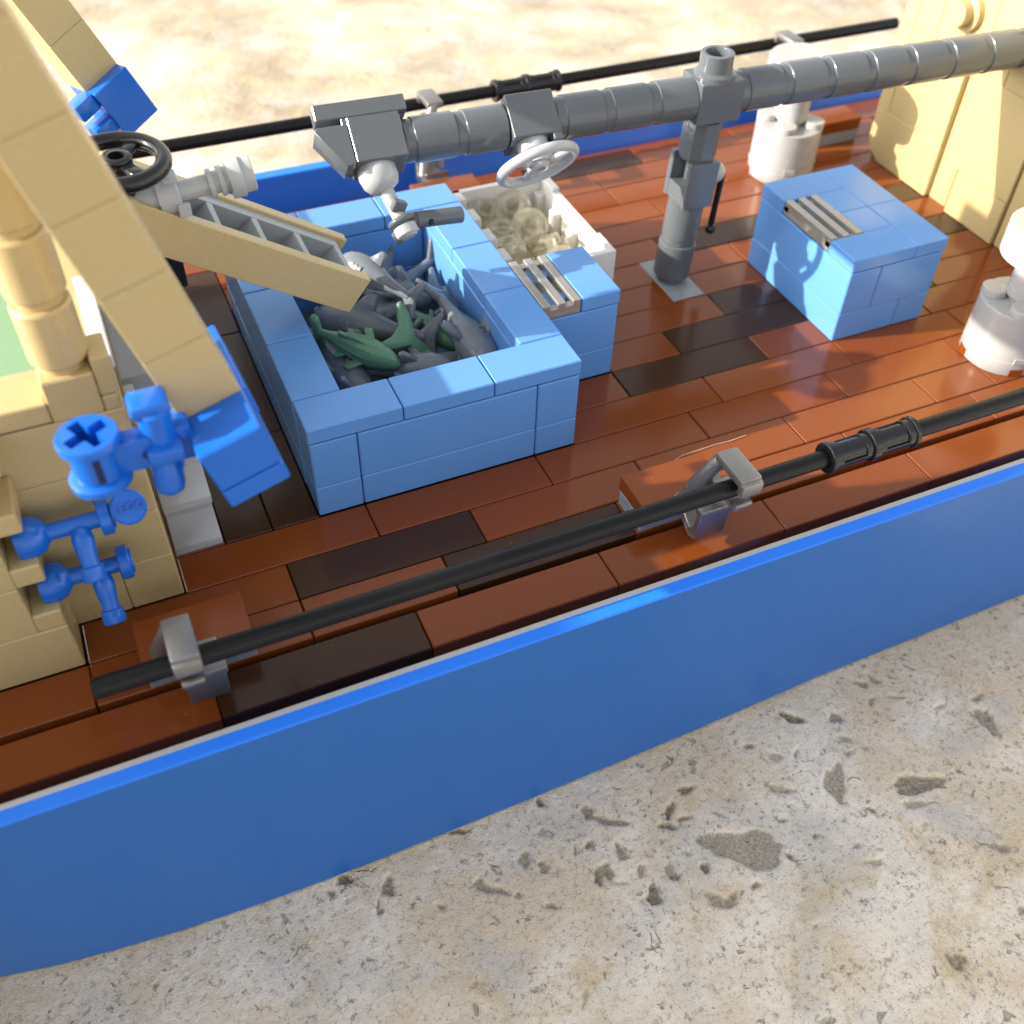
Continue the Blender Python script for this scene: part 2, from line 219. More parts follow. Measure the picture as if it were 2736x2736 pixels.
PITS=[[0.111,[[9.55,-6.04],[9.51,-6.06],[9.42,-6.02],[9.36,-6.02],[9.25,-5.97],[9.14,-5.88],[9.12,-5.79],[9.14,-5.75],[9.05,-5.65],[9.06,-5.6],[9.08,-5.56],[9.12,-5.52],[9.25,-5.61],[9.35,-5.71],[9.41,-5.78],[9.51,-5.86],[9.6,-5.96],[9.55,-5.98]]],[0.068,[[10.42,-6.33],[10.4,-6.39],[10.33,-6.39],[10.26,-6.33],[10.2,-6.34],[10.12,-6.32],[10.08,-6.26],[10.06,-6.2],[10.1,-6.16],[10.13,-6.13],[10.17,-6.12],[10.2,-6.08],[10.26,-6.02],[10.34,-6.08],[10.38,-6.15],[10.42,-6.2],[10.42,-6.24],[10.43,-6.29]]],[0.059,[[11.54,-5.81],[11.48,-5.83],[11.41,-5.79],[11.33,-5.75],[11.32,-5.67],[11.23,-5.57],[11.28,-5.52],[11.37,-5.55],[11.43,-5.58],[11.49,-5.62],[11.61,-5.69],[11.57,-5.76]]],[0.059,[[11.84,-5.83],[11.82,-5.85],[11.78,-5.85],[11.73,-5.82],[11.7,-5.75],[11.67,-5.69],[11.67,-5.62],[11.71,-5.59],[11.69,-5.52],[11.69,-5.42],[11.75,-5.44],[11.8,-5.48],[11.83,-5.55],[11.86,-5.6],[11.88,-5.65],[11.9,-5.71],[11.94,-5.81],[11.9,-5.85]]],[0.051,[[12.24,-6.46],[12.18,-6.45],[12.13,-6.44],[12.08,-6.43],[11.99,-6.39],[11.9,-6.35],[11.81,-6.29],[11.78,-6.25],[11.76,-6.22],[11.74,-6.19],[11.76,-6.17],[11.82,-6.19],[11.91,-6.23],[11.99,-6.26],[12.07,-6.31],[12.14,-6.35],[12.23,-6.41],[12.27,-6.45]]],[0.059,[[11.39,-6.22],[11.35,-6.27],[11.3,-6.29],[11.22,-6.33],[11.22,-6.27],[11.21,-6.22],[11.23,-6.15],[11.3,-6.12],[11.36,-6.09],[11.39,-6.11],[11.48,-6.08],[11.46,-6.16]]],[0.043,[[12.97,-6.98],[12.89,-6.99],[12.87,-7.04],[12.76,-7.02],[12.66,-7.0],[12.6,-6.97],[12.59,-6.93],[12.63,-6.9],[12.75,-6.91],[12.83,-6.88],[12.94,-6.9],[13.01,-6.94]]],[0.059,[[14.05,-7.09],[13.92,-7.14],[13.88,-7.2],[13.78,-7.21],[13.7,-7.21],[13.64,-7.18],[13.62,-7.13],[13.59,-7.06],[13.74,-7.04],[13.82,-7.03],[13.9,-7.03],[14.0,-7.03]]],[0.068,[[13.78,-7.66],[13.74,-7.85],[13.66,-8.02],[13.53,-8.13],[13.4,-8.12],[13.42,-7.86],[13.35,-7.75],[13.35,-7.54],[13.45,-7.34],[13.59,-7.31],[13.66,-7.44],[13.8,-7.45]]],[0.043,[[10.37,-6.94],[10.27,-6.92],[10.23,-6.93],[10.17,-6.93],[10.09,-6.9],[10.01,-6.87],[9.94,-6.81],[9.9,-6.76],[9.96,-6.74],[9.99,-6.74],[9.94,-6.67],[9.99,-6.65],[10.07,-6.66],[10.15,-6.69],[10.22,-6.75],[10.26,-6.8],[10.27,-6.83],[10.35,-6.89]]],[0.094,[[8.05,-6.12],[8.03,-6.16],[7.95,-6.14],[7.89,-6.13],[7.83,-6.09],[7.74,-6.05],[7.78,-6.01],[7.86,-6.02],[7.89,-5.99],[7.97,-6.01],[8.06,-6.04],[8.05,-6.09]]],[0.051,[[10.11,-7.15],[10.07,-7.19],[10.0,-7.2],[9.92,-7.22],[9.85,-7.2],[9.85,-7.15],[9.81,-7.11],[9.84,-7.07],[9.91,-7.04],[9.99,-7.06],[10.04,-7.08],[10.13,-7.1]]],[0.043,[[10.5,-7.23],[10.46,-7.25],[10.42,-7.29],[10.33,-7.28],[10.32,-7.21],[10.28,-7.18],[10.3,-7.14],[10.31,-7.1],[10.39,-7.1],[10.45,-7.12],[10.53,-7.14],[10.52,-7.19]]],[0.051,[[8.88,-6.7],[8.83,-6.76],[8.77,-6.8],[8.7,-6.83],[8.72,-6.76],[8.71,-6.72],[8.75,-6.64],[8.83,-6.59],[8.88,-6.56],[8.92,-6.56],[9.0,-6.54],[8.94,-6.64]]],[0.034,[[8.44,-6.68],[8.39,-6.69],[8.35,-6.74],[8.28,-6.72],[8.22,-6.68],[8.18,-6.61],[8.15,-6.56],[8.14,-6.5],[8.16,-6.45],[8.13,-6.35],[8.19,-6.33],[8.28,-6.39],[8.34,-6.42],[8.39,-6.45],[8.45,-6.48],[8.5,-6.54],[8.53,-6.61],[8.54,-6.69]]],[0.051,[[8.33,-7.52],[8.21,-7.49],[8.13,-7.48],[8.06,-7.49],[7.95,-7.41],[7.84,-7.36],[7.73,-7.28],[7.74,-7.23],[7.74,-7.19],[7.71,-7.13],[7.66,-7.04],[7.75,-7.04],[7.89,-7.12],[8.0,-7.17],[8.08,-7.25],[8.12,-7.3],[8.25,-7.38],[8.33,-7.46]]],[0.059,[[9.47,-7.68],[9.41,-7.81],[9.32,-7.93],[9.22,-7.99],[9.07,-8.18],[8.97,-8.14],[8.97,-7.96],[8.93,-7.87],[8.9,-7.76],[8.89,-7.6],[9.01,-7.45],[9.13,-7.35],[9.24,-7.24],[9.32,-7.32],[9.43,-7.27],[9.61,-7.18],[9.65,-7.33],[9.59,-7.52]]],[0.085,[[11.58,-8.62],[11.47,-8.65],[11.37,-8.69],[11.13,-8.62],[10.95,-8.64],[10.62,-8.6],[10.39,-8.46],[10.35,-8.35],[10.46,-8.3],[10.39,-8.22],[10.43,-8.17],[10.55,-8.14],[10.66,-8.06],[10.97,-8.15],[11.18,-8.29],[11.4,-8.37],[11.59,-8.47],[11.74,-8.59]]],[0.051,[[11.03,-8.95],[10.87,-8.95],[10.76,-8.94],[10.66,-8.93],[10.56,-8.92],[10.46,-8.89],[10.37,-8.85],[10.25,-8.8],[10.29,-8.75],[10.32,-8.72],[10.26,-8.64],[10.35,-8.62],[10.48,-8.64],[10.6,-8.69],[10.69,-8.73],[10.76,-8.76],[10.8,-8.81],[10.97,-8.87]]],[0.077,[[3.81,-6.19],[3.76,-6.23],[3.67,-6.27],[3.57,-6.24],[3.6,-6.12],[3.57,-6.05],[3.6,-5.98],[3.65,-5.91],[3.75,-5.92],[3.81,-5.99],[3.91,-6.05],[3.85,-6.14]]],[0.077,[[4.41,-6.72],[4.31,-6.69],[4.26,-6.69],[4.15,-6.63],[4.05,-6.59],[3.9,-6.51],[3.85,-6.42],[3.79,-6.34],[3.68,-6.24],[3.65,-6.17],[3.7,-6.14],[3.85,-6.22],[3.95,-6.27],[4.07,-6.36],[4.14,-6.43],[4.33,-6.52],[4.47,-6.64],[4.47,-6.7]]],[0.111,[[5.5,-6.82],[5.42,-6.85],[5.31,-6.99],[5.27,-6.96],[5.22,-6.92],[5.27,-6.81],[5.33,-6.71],[5.43,-6.6],[5.48,-6.65],[5.59,-6.56],[5.63,-6.6],[5.62,-6.7]]],[0.111,[[6.21,-6.49],[6.2,-6.52],[6.16,-6.54],[6.1,-6.55],[6.02,-6.57],[5.92,-6.56],[5.82,-6.54],[5.84,-6.49],[5.87,-6.46],[5.79,-6.43],[5.8,-6.4],[5.82,-6.37],[5.88,-6.34],[5.99,-6.35],[6.07,-6.38],[6.11,-6.41],[6.2,-6.43],[6.27,-6.46]]],[0.111,[[5.41,-7.19],[5.4,-7.23],[5.32,-7.22],[5.26,-7.22],[5.18,-7.16],[5.14,-7.11],[5.08,-7.09],[5.0,-7.04],[4.95,-6.99],[4.99,-6.97],[5.04,-6.95],[5.07,-6.93],[5.15,-6.97],[5.21,-6.98],[5.3,-7.01],[5.33,-7.06],[5.34,-7.1],[5.35,-7.13]]],[0.111,[[5.76,-7.08],[5.77,-7.12],[5.68,-7.12],[5.59,-7.1],[5.5,-7.08],[5.46,-7.04],[5.43,-7.01],[5.49,-7.0],[5.53,-6.98],[5.63,-6.99],[5.71,-7.02],[5.76,-7.06]]],[0.077,[[6.51,-7.41],[6.51,-7.42],[6.48,-7.42],[6.42,-7.37],[6.38,-7.32],[6.33,-7.28],[6.29,-7.23],[6.25,-7.18],[6.22,-7.14],[6.23,-7.12],[6.26,-7.13],[6.31,-7.17],[6.34,-7.18],[6.39,-7.22],[6.43,-7.27],[6.48,-7.33],[6.51,-7.37],[6.51,-7.39]]],[0.059,[[7.18,-8.53],[7.09,-8.62],[7.02,-8.77],[6.75,-8.83],[6.35,-8.7],[6.14,-8.38],[5.99,-8.22],[5.74,-8.05],[5.75,-7.92],[5.56,-7.69],[5.6,-7.51],[5.92,-7.54],[6.27,-7.67],[6.56,-7.81],[6.95,-7.86],[7.2,-8.08],[7.19,-8.27],[7.34,-8.45]]],[0.094,[[2.93,-5.64],[2.86,-5.58],[2.81,-5.59],[2.75,-5.52],[2.75,-5.43],[2.77,-5.38],[2.81,-5.36],[2.83,-5.27],[2.9,-5.34],[2.93,-5.43],[2.95,-5.5],[2.94,-5.56]]],[0.034,[[2.69,-6.18],[2.72,-6.26],[2.64,-6.28],[2.55,-6.23],[2.46,-6.19],[2.45,-6.13],[2.41,-6.06],[2.51,-6.06],[2.55,-6.02],[2.65,-6.0],[2.71,-6.08],[2.75,-6.14]]],[0.128,[[5.55,-8.25],[5.52,-8.32],[5.45,-8.34],[5.37,-8.35],[5.38,-8.27],[5.35,-8.23],[5.34,-8.16],[5.4,-8.1],[5.47,-8.08],[5.51,-8.13],[5.59,-8.12],[5.59,-8.19]]],[0.068,[[4.09,-7.19],[4.09,-7.33],[4.01,-7.4],[3.95,-7.41],[3.9,-7.38],[3.83,-7.33],[3.85,-7.2],[3.88,-7.09],[3.91,-6.95],[3.98,-6.92],[4.04,-6.98],[4.04,-7.11]]],[0.094,[[3.52,-6.84],[3.48,-6.89],[3.42,-6.86],[3.36,-6.88],[3.31,-6.86],[3.28,-6.8],[3.31,-6.75],[3.36,-6.72],[3.4,-6.67],[3.46,-6.7],[3.5,-6.73],[3.51,-6.78]]],[0.102,[[3.12,-6.8],[3.09,-6.85],[3.06,-6.88],[3.02,-6.91],[3.0,-6.89],[3.02,-6.83],[3.05,-6.77],[3.07,-6.72],[3.11,-6.67],[3.14,-6.67],[3.15,-6.7],[3.14,-6.74]]],[0.059,[[2.09,-6.56],[2.09,-6.67],[2.01,-6.72],[1.93,-6.77],[1.87,-6.69],[1.85,-6.6],[1.8,-6.5],[1.9,-6.43],[1.96,-6.36],[2.03,-6.36],[2.13,-6.35],[2.18,-6.45]]],[0.059,[[2.37,-6.97],[2.33,-7.03],[2.25,-7.0],[2.15,-6.98],[2.17,-6.87],[2.21,-6.82],[2.2,-6.72],[2.27,-6.69],[2.36,-6.68],[2.39,-6.8],[2.44,-6.86],[2.45,-6.94]]],[0.077,[[3.65,-7.53],[3.63,-7.62],[3.55,-7.66],[3.47,-7.7],[3.39,-7.65],[3.38,-7.55],[3.31,-7.54],[3.23,-7.5],[3.2,-7.43],[3.22,-7.35],[3.29,-7.3],[3.35,-7.25],[3.44,-7.28],[3.5,-7.27],[3.61,-7.24],[3.63,-7.33],[3.62,-7.41],[3.64,-7.46]]],[0.119,[[3.35,-7.59],[3.3,-7.66],[3.24,-7.72],[3.19,-7.68],[3.19,-7.62],[3.12,-7.59],[3.15,-7.51],[3.21,-7.44],[3.27,-7.44],[3.32,-7.42],[3.38,-7.44],[3.35,-7.52]]],[0.059,[[3.77,-7.88],[3.77,-7.9],[3.72,-7.89],[3.67,-7.88],[3.61,-7.86],[3.53,-7.82],[3.49,-7.78],[3.46,-7.75],[3.43,-7.72],[3.41,-7.69],[3.43,-7.68],[3.46,-7.67],[3.52,-7.69],[3.59,-7.74],[3.66,-7.77],[3.72,-7.8],[3.77,-7.84],[3.78,-7.87]]],[0.059,[[4.25,-7.79],[4.18,-7.85],[4.11,-7.88],[4.03,-7.91],[4.03,-7.84],[4.05,-7.76],[4.07,-7.67],[4.15,-7.6],[4.23,-7.58],[4.25,-7.62],[4.31,-7.63],[4.33,-7.7]]],[0.068,[[4.83,-8.0],[4.79,-8.11],[4.74,-8.21],[4.68,-8.24],[4.65,-8.15],[4.61,-8.11],[4.59,-7.98],[4.64,-7.84],[4.71,-7.81],[4.75,-7.82],[4.82,-7.75],[4.85,-7.85]]],[0.102,[[4.89,-8.18],[4.84,-8.22],[4.77,-8.26],[4.73,-8.18],[4.67,-8.18],[4.61,-8.14],[4.65,-8.07],[4.7,-8.02],[4.77,-8.04],[4.84,-8.01],[4.87,-8.06],[4.88,-8.11]]],[0.068,[[1.45,-7.1],[1.39,-7.12],[1.26,-7.07],[1.14,-6.98],[1.07,-6.97],[0.96,-6.92],[0.9,-6.85],[0.8,-6.77],[0.77,-6.7],[0.82,-6.68],[0.83,-6.64],[0.88,-6.62],[0.96,-6.62],[1.09,-6.73],[1.16,-6.81],[1.26,-6.86],[1.31,-6.92],[1.38,-7.0]]],[0.068,[[1.03,-6.68],[0.99,-6.73],[0.93,-6.73],[0.86,-6.73],[0.83,-6.68],[0.73,-6.64],[0.78,-6.57],[0.85,-6.55],[0.89,-6.52],[0.95,-6.52],[1.05,-6.53],[1.02,-6.62]]],[0.068,[[1.65,-7.23],[1.62,-7.26],[1.58,-7.28],[1.53,-7.27],[1.49,-7.23],[1.44,-7.2],[1.49,-7.17],[1.51,-7.14],[1.54,-7.11],[1.59,-7.11],[1.64,-7.15],[1.62,-7.19]]],[0.077,[[-0.72,-6.04],[-0.76,-6.09],[-0.76,-6.18],[-0.83,-6.22],[-0.9,-6.18],[-0.95,-6.14],[-1.0,-6.11],[-1.07,-6.06],[-1.04,-5.98],[-1.0,-5.92],[-0.99,-5.85],[-0.93,-5.84],[-0.89,-5.79],[-0.82,-5.72],[-0.73,-5.74],[-0.7,-5.82],[-0.74,-5.93],[-0.72,-5.98]]],[0.077,[[-1.14,-6.31],[-1.17,-6.45],[-1.23,-6.49],[-1.25,-6.45],[-1.28,-6.43],[-1.26,-6.35],[-1.25,-6.26],[-1.19,-6.2],[-1.14,-6.1],[-1.08,-6.05],[-1.1,-6.17],[-1.11,-6.24]]],[0.068,[[0.06,-6.87],[0.04,-6.92],[-0.01,-6.88],[-0.05,-6.85],[-0.07,-6.8],[-0.09,-6.74],[-0.1,-6.67],[-0.02,-6.71],[0.02,-6.72],[0.06,-6.76],[0.11,-6.8],[0.11,-6.87]]],[0.094,[[2.26,-7.78],[2.18,-7.79],[2.12,-7.78],[2.07,-7.72],[2.0,-7.7],[1.93,-7.63],[1.99,-7.61],[2.01,-7.57],[2.08,-7.59],[2.15,-7.6],[2.19,-7.66],[2.2,-7.71]]],[0.136,[[4.28,-8.33],[4.32,-8.43],[4.27,-8.5],[4.19,-8.52],[4.12,-8.51],[4.06,-8.5],[4.0,-8.48],[3.99,-8.4],[3.95,-8.34],[3.97,-8.26],[4.06,-8.23],[4.09,-8.18],[4.13,-8.1],[4.21,-8.05],[4.29,-8.06],[4.32,-8.14],[4.35,-8.2],[4.3,-8.29]]],[0.068,[[5.58,-9.17],[5.54,-9.19],[5.46,-9.18],[5.37,-9.16],[5.27,-9.1],[5.16,-9.02],[5.08,-8.92],[5.16,-8.87],[5.13,-8.81],[5.08,-8.71],[5.13,-8.67],[5.2,-8.66],[5.32,-8.72],[5.42,-8.8],[5.48,-8.9],[5.52,-8.97],[5.67,-9.08],[5.67,-9.16]]],[0.068,[[5.73,-9.07],[5.66,-9.11],[5.57,-9.15],[5.56,-9.07],[5.49,-9.05],[5.49,-8.98],[5.57,-8.91],[5.66,-8.88],[5.71,-8.9],[5.83,-8.85],[5.83,-8.93],[5.79,-9.0]]],[0.094,[[6.38,-9.02],[6.31,-9.05],[6.26,-9.06],[6.22,-9.03],[6.12,-9.04],[6.1,-8.98],[6.15,-8.93],[6.2,-8.9],[6.25,-8.89],[6.32,-8.86],[6.34,-8.92],[6.38,-8.97]]],[0.051,[[4.94,-8.59],[4.89,-8.68],[4.84,-8.73],[4.82,-8.71],[4.81,-8.7],[4.83,-8.64],[4.87,-8.56],[4.91,-8.49],[4.96,-8.44],[5.0,-8.41],[4.99,-8.47],[4.97,-8.53]]],[0.043,[[3.93,-8.35],[3.9,-8.38],[3.86,-8.41],[3.83,-8.41],[3.82,-8.37],[3.79,-8.35],[3.8,-8.29],[3.84,-8.25],[3.88,-8.26],[3.91,-8.25],[3.96,-8.24],[3.96,-8.3]]],[0.077,[[6.97,-10.21],[6.94,-10.22],[6.9,-10.24],[6.86,-10.23],[6.85,-10.2],[6.8,-10.18],[6.82,-10.14],[6.86,-10.12],[6.9,-10.13],[6.93,-10.13],[6.99,-10.13],[6.97,-10.17]]],[0.051,[[9.04,-9.62],[9.02,-9.65],[8.98,-9.67],[8.91,-9.68],[8.83,-9.66],[8.76,-9.63],[8.76,-9.58],[8.74,-9.55],[8.64,-9.5],[8.65,-9.46],[8.7,-9.43],[8.76,-9.43],[8.84,-9.45],[8.9,-9.46],[8.95,-9.49],[9.04,-9.51],[9.1,-9.56],[9.04,-9.59]]],[0.068,[[8.91,-9.07],[8.85,-9.1],[8.85,-9.15],[8.75,-9.16],[8.69,-9.13],[8.63,-9.12],[8.61,-9.1],[8.58,-9.06],[8.69,-9.04],[8.76,-9.02],[8.84,-9.02],[8.88,-9.05]]],[0.059,[[8.18,-8.59],[8.1,-8.59],[8.07,-8.61],[8.0,-8.62],[7.97,-8.57],[7.93,-8.53],[7.96,-8.5],[7.97,-8.46],[8.04,-8.47],[8.09,-8.5],[8.18,-8.5],[8.19,-8.55]]],[0.068,[[11.81,-10.49],[11.79,-10.52],[11.72,-10.52],[11.64,-10.5],[11.55,-10.49],[11.51,-10.41],[11.5,-10.36],[11.43,-10.31],[11.39,-10.25],[11.37,-10.19],[11.44,-10.17],[11.52,-10.18],[11.61,-10.22],[11.66,-10.29],[11.75,-10.3],[11.84,-10.35],[11.85,-10.41],[11.85,-10.46]]],[0.051,[[11.2,-11.68],[11.15,-11.72],[11.07,-11.72],[10.97,-11.72],[10.86,-11.68],[10.94,-11.61],[10.94,-11.57],[10.98,-11.53],[11.06,-11.49],[11.16,-11.52],[11.18,-11.59],[11.27,-11.64]]],[0.085,[[9.17,-12.06],[9.13,-12.13],[9.06,-12.09],[8.99,-12.07],[8.94,-12.0],[8.93,-11.91],[8.93,-11.84],[8.94,-11.77],[8.95,-11.67],[9.04,-11.69],[9.11,-11.76],[9.16,-11.72],[9.22,-11.75],[9.29,-11.8],[9.36,-11.88],[9.35,-11.98],[9.29,-12.04],[9.2,-12.01]]],[0.059,[[6.39,-10.26],[6.37,-10.27],[6.34,-10.27],[6.3,-10.27],[6.27,-10.25],[6.27,-10.23],[6.27,-10.2],[6.29,-10.19],[6.32,-10.18],[6.36,-10.19],[6.38,-10.21],[6.4,-10.23]]],[0.051,[[7.98,-11.36],[7.93,-11.38],[7.88,-11.4],[7.81,-11.38],[7.78,-11.33],[7.74,-11.3],[7.73,-11.25],[7.77,-11.22],[7.85,-11.25],[7.9,-11.26],[7.97,-11.28],[8.0,-11.32]]],[0.077,[[7.01,-11.1],[6.98,-11.11],[6.95,-11.11],[6.91,-11.1],[6.87,-11.08],[6.86,-11.06],[6.87,-11.04],[6.89,-11.02],[6.92,-11.01],[6.96,-11.02],[6.99,-11.05],[7.01,-11.07]]],[0.077,[[7.01,-11.26],[6.99,-11.28],[6.96,-11.28],[6.93,-11.27],[6.89,-11.26],[6.88,-11.23],[6.9,-11.21],[6.92,-11.2],[6.95,-11.2],[6.98,-11.19],[7.0,-11.22],[7.02,-11.24]]],[0.077,[[7.3,-11.26],[7.28,-11.28],[7.24,-11.28],[7.21,-11.27],[7.19,-11.26],[7.17,-11.23],[7.18,-11.21],[7.21,-11.2],[7.23,-11.19],[7.27,-11.2],[7.29,-11.22],[7.3,-11.24]]],[0.068,[[7.22,-11.14],[7.2,-11.17],[7.17,-11.18],[7.14,-11.18],[7.11,-11.17],[7.13,-11.13],[7.14,-11.11],[7.16,-11.09],[7.19,-11.07],[7.22,-11.07],[7.22,-11.1],[7.24,-11.12]]],[0.043,[[1.98,-9.6],[1.91,-9.66],[1.81,-9.76],[1.76,-9.75],[1.75,-9.7],[1.85,-9.59],[1.87,-9.52],[1.95,-9.42],[2.02,-9.4],[2.09,-9.39],[2.07,-9.45],[2.08,-9.51]]],[0.068,[[2.26,-9.4],[2.24,-9.42],[2.21,-9.42],[2.18,-9.41],[2.15,-9.39],[2.12,-9.37],[2.13,-9.34],[2.15,-9.33],[2.18,-9.33],[2.22,-9.33],[2.25,-9.35],[2.26,-9.38]]],[0.051,[[0.31,-8.59],[0.29,-8.6],[0.26,-8.6],[0.2,-8.58],[0.14,-8.56],[0.08,-8.54],[0.03,-8.51],[-0.04,-8.47],[-0.07,-8.44],[-0.04,-8.44],[-0.02,-8.43],[0.01,-8.43],[0.05,-8.43],[0.11,-8.45],[0.18,-8.48],[0.25,-8.51],[0.27,-8.54],[0.28,-8.56]]],[0.136,[[-1.42,-5.51],[-1.44,-5.55],[-1.48,-5.58],[-1.54,-5.59],[-1.62,-5.59],[-1.69,-5.56],[-1.75,-5.53],[-1.84,-5.51],[-1.84,-5.46],[-1.78,-5.43],[-1.79,-5.4],[-1.78,-5.36],[-1.74,-5.33],[-1.66,-5.32],[-1.58,-5.34],[-1.51,-5.38],[-1.53,-5.44],[-1.5,-5.47]]],[0.102,[[1.08,-5.46],[1.09,-5.48],[1.05,-5.49],[1.0,-5.48],[0.92,-5.45],[0.87,-5.42],[0.78,-5.4],[0.72,-5.35],[0.72,-5.33],[0.73,-5.31],[0.78,-5.31],[0.81,-5.3],[0.85,-5.31],[0.9,-5.3],[0.99,-5.32],[1.03,-5.37],[1.05,-5.4],[1.09,-5.44]]],[0.085,[[-1.91,-5.7],[-1.92,-5.75],[-1.97,-5.77],[-2.03,-5.69],[-2.06,-5.64],[-2.08,-5.59],[-2.1,-5.53],[-2.06,-5.52],[-2.0,-5.55],[-1.93,-5.56],[-1.9,-5.63],[-1.9,-5.68]]],[0.102,[[7.32,-8.85],[7.27,-8.84],[7.24,-8.78],[7.21,-8.74],[7.18,-8.68],[7.17,-8.6],[7.23,-8.61],[7.27,-8.62],[7.31,-8.63],[7.35,-8.69],[7.36,-8.75],[7.33,-8.79]]],[0.128,[[7.69,-7.99],[7.66,-8.0],[7.62,-8.0],[7.57,-7.98],[7.53,-7.95],[7.48,-7.92],[7.49,-7.9],[7.51,-7.88],[7.57,-7.9],[7.62,-7.9],[7.67,-7.93],[7.68,-7.96]]],[0.059,[[5.36,-7.84],[5.34,-7.86],[5.3,-7.87],[5.23,-7.86],[5.18,-7.82],[5.2,-7.79],[5.17,-7.75],[5.18,-7.72],[5.24,-7.71],[5.3,-7.74],[5.34,-7.77],[5.39,-7.81]]],[0.077,[[9.67,-8.63],[9.65,-8.68],[9.57,-8.63],[9.51,-8.58],[9.5,-8.52],[9.44,-8.45],[9.46,-8.41],[9.53,-8.42],[9.58,-8.43],[9.64,-8.48],[9.7,-8.54],[9.67,-8.58]]],[0.043,[[3.27,-8.64],[3.24,-8.65],[3.2,-8.64],[3.15,-8.64],[3.11,-8.61],[3.08,-8.58],[3.1,-8.57],[3.11,-8.55],[3.14,-8.54],[3.19,-8.56],[3.24,-8.59],[3.25,-8.61]]],[0.043,[[8.21,-10.18],[8.19,-10.2],[8.15,-10.21],[8.07,-10.19],[8.03,-10.15],[8.02,-10.12],[7.98,-10.08],[8.03,-10.06],[8.09,-10.07],[8.15,-10.09],[8.22,-10.12],[8.26,-10.16]]],[0.043,[[10.3,-9.89],[10.28,-9.92],[10.2,-9.89],[10.14,-9.88],[10.08,-9.85],[10.05,-9.81],[10.05,-9.78],[10.09,-9.77],[10.13,-9.76],[10.21,-9.79],[10.26,-9.83],[10.29,-9.86]]],[0.051,[[11.32,-10.18],[11.26,-10.18],[11.2,-10.17],[11.12,-10.18],[11.06,-10.14],[11.04,-10.1],[11.07,-10.07],[11.09,-10.05],[11.15,-10.03],[11.21,-10.08],[11.29,-10.1],[11.32,-10.14]]],[0.059,[[13.23,-8.96],[13.21,-9.0],[13.13,-9.0],[13.06,-8.96],[13.01,-8.92],[12.95,-8.88],[12.98,-8.86],[13.01,-8.83],[13.08,-8.83],[13.17,-8.84],[13.22,-8.89],[13.19,-8.92]]],[0.068,[[12.1,-8.54],[12.06,-8.55],[12.02,-8.55],[11.98,-8.54],[11.95,-8.52],[11.93,-8.49],[11.94,-8.47],[11.96,-8.45],[12.0,-8.45],[12.04,-8.47],[12.08,-8.48],[12.1,-8.51]]],[0.059,[[0.22,-6.07],[0.21,-6.1],[0.18,-6.1],[0.14,-6.09],[0.12,-6.07],[0.1,-6.05],[0.09,-6.01],[0.12,-6.0],[0.15,-6.0],[0.18,-6.0],[0.21,-6.02],[0.23,-6.04]]],[0.068,[[-1.68,-5.95],[-1.7,-5.97],[-1.73,-5.97],[-1.75,-5.96],[-1.78,-5.95],[-1.79,-5.93],[-1.79,-5.9],[-1.78,-5.88],[-1.75,-5.87],[-1.72,-5.87],[-1.7,-5.89],[-1.69,-5.92]]],[0.043,[[-0.49,-6.59],[-0.51,-6.63],[-0.55,-6.62],[-0.58,-6.64],[-0.61,-6.62],[-0.64,-6.58],[-0.61,-6.54],[-0.58,-6.52],[-0.56,-6.47],[-0.53,-6.48],[-0.49,-6.5],[-0.49,-6.55]]],[0.051,[[12.27,-6.59],[12.23,-6.6],[12.18,-6.61],[12.14,-6.59],[12.09,-6.57],[12.07,-6.54],[12.09,-6.51],[12.11,-6.49],[12.16,-6.49],[12.21,-6.5],[12.24,-6.53],[12.25,-6.56]]],[0.051,[[10.38,-12.04],[10.39,-12.08],[10.32,-12.07],[10.26,-12.05],[10.24,-12.01],[10.2,-11.99],[10.16,-11.94],[10.23,-11.93],[10.29,-11.93],[10.34,-11.96],[10.39,-11.98],[10.41,-12.01]]],[0.026,[[1.3,-9.13],[1.24,-9.14],[1.18,-9.13],[1.11,-9.14],[1.05,-9.08],[1.01,-9.04],[1.03,-9.02],[1.03,-8.99],[1.08,-8.97],[1.16,-9.02],[1.25,-9.05],[1.28,-9.09]]],[0.043,[[6.13,-11.84],[6.11,-11.85],[6.14,-11.91],[6.06,-11.91],[5.98,-11.88],[5.89,-11.84],[5.84,-11.8],[5.8,-11.76],[5.79,-11.73],[5.76,-11.68],[5.8,-11.67],[5.91,-11.71],[5.94,-11.69],[6.01,-11.69],[6.09,-11.72],[6.18,-11.76],[6.21,-11.81],[6.2,-11.84]]],[0.043,[[4.41,-10.47],[4.41,-10.5],[4.36,-10.49],[4.31,-10.48],[4.28,-10.45],[4.26,-10.43],[4.24,-10.4],[4.28,-10.39],[4.31,-10.39],[4.36,-10.4],[4.4,-10.42],[4.42,-10.45]]],[0.043,[[5.8,-10.99],[5.79,-11.01],[5.75,-11.01],[5.72,-10.99],[5.69,-10.97],[5.66,-10.95],[5.66,-10.93],[5.69,-10.92],[5.72,-10.92],[5.76,-10.93],[5.79,-10.95],[5.8,-10.97]]],[0.043,[[9.22,-11.1],[9.16,-11.1],[9.11,-11.09],[9.05,-11.07],[8.99,-11.05],[8.95,-11.01],[8.96,-10.99],[8.98,-10.97],[9.04,-10.98],[9.11,-11.0],[9.16,-11.03],[9.2,-11.06]]]]
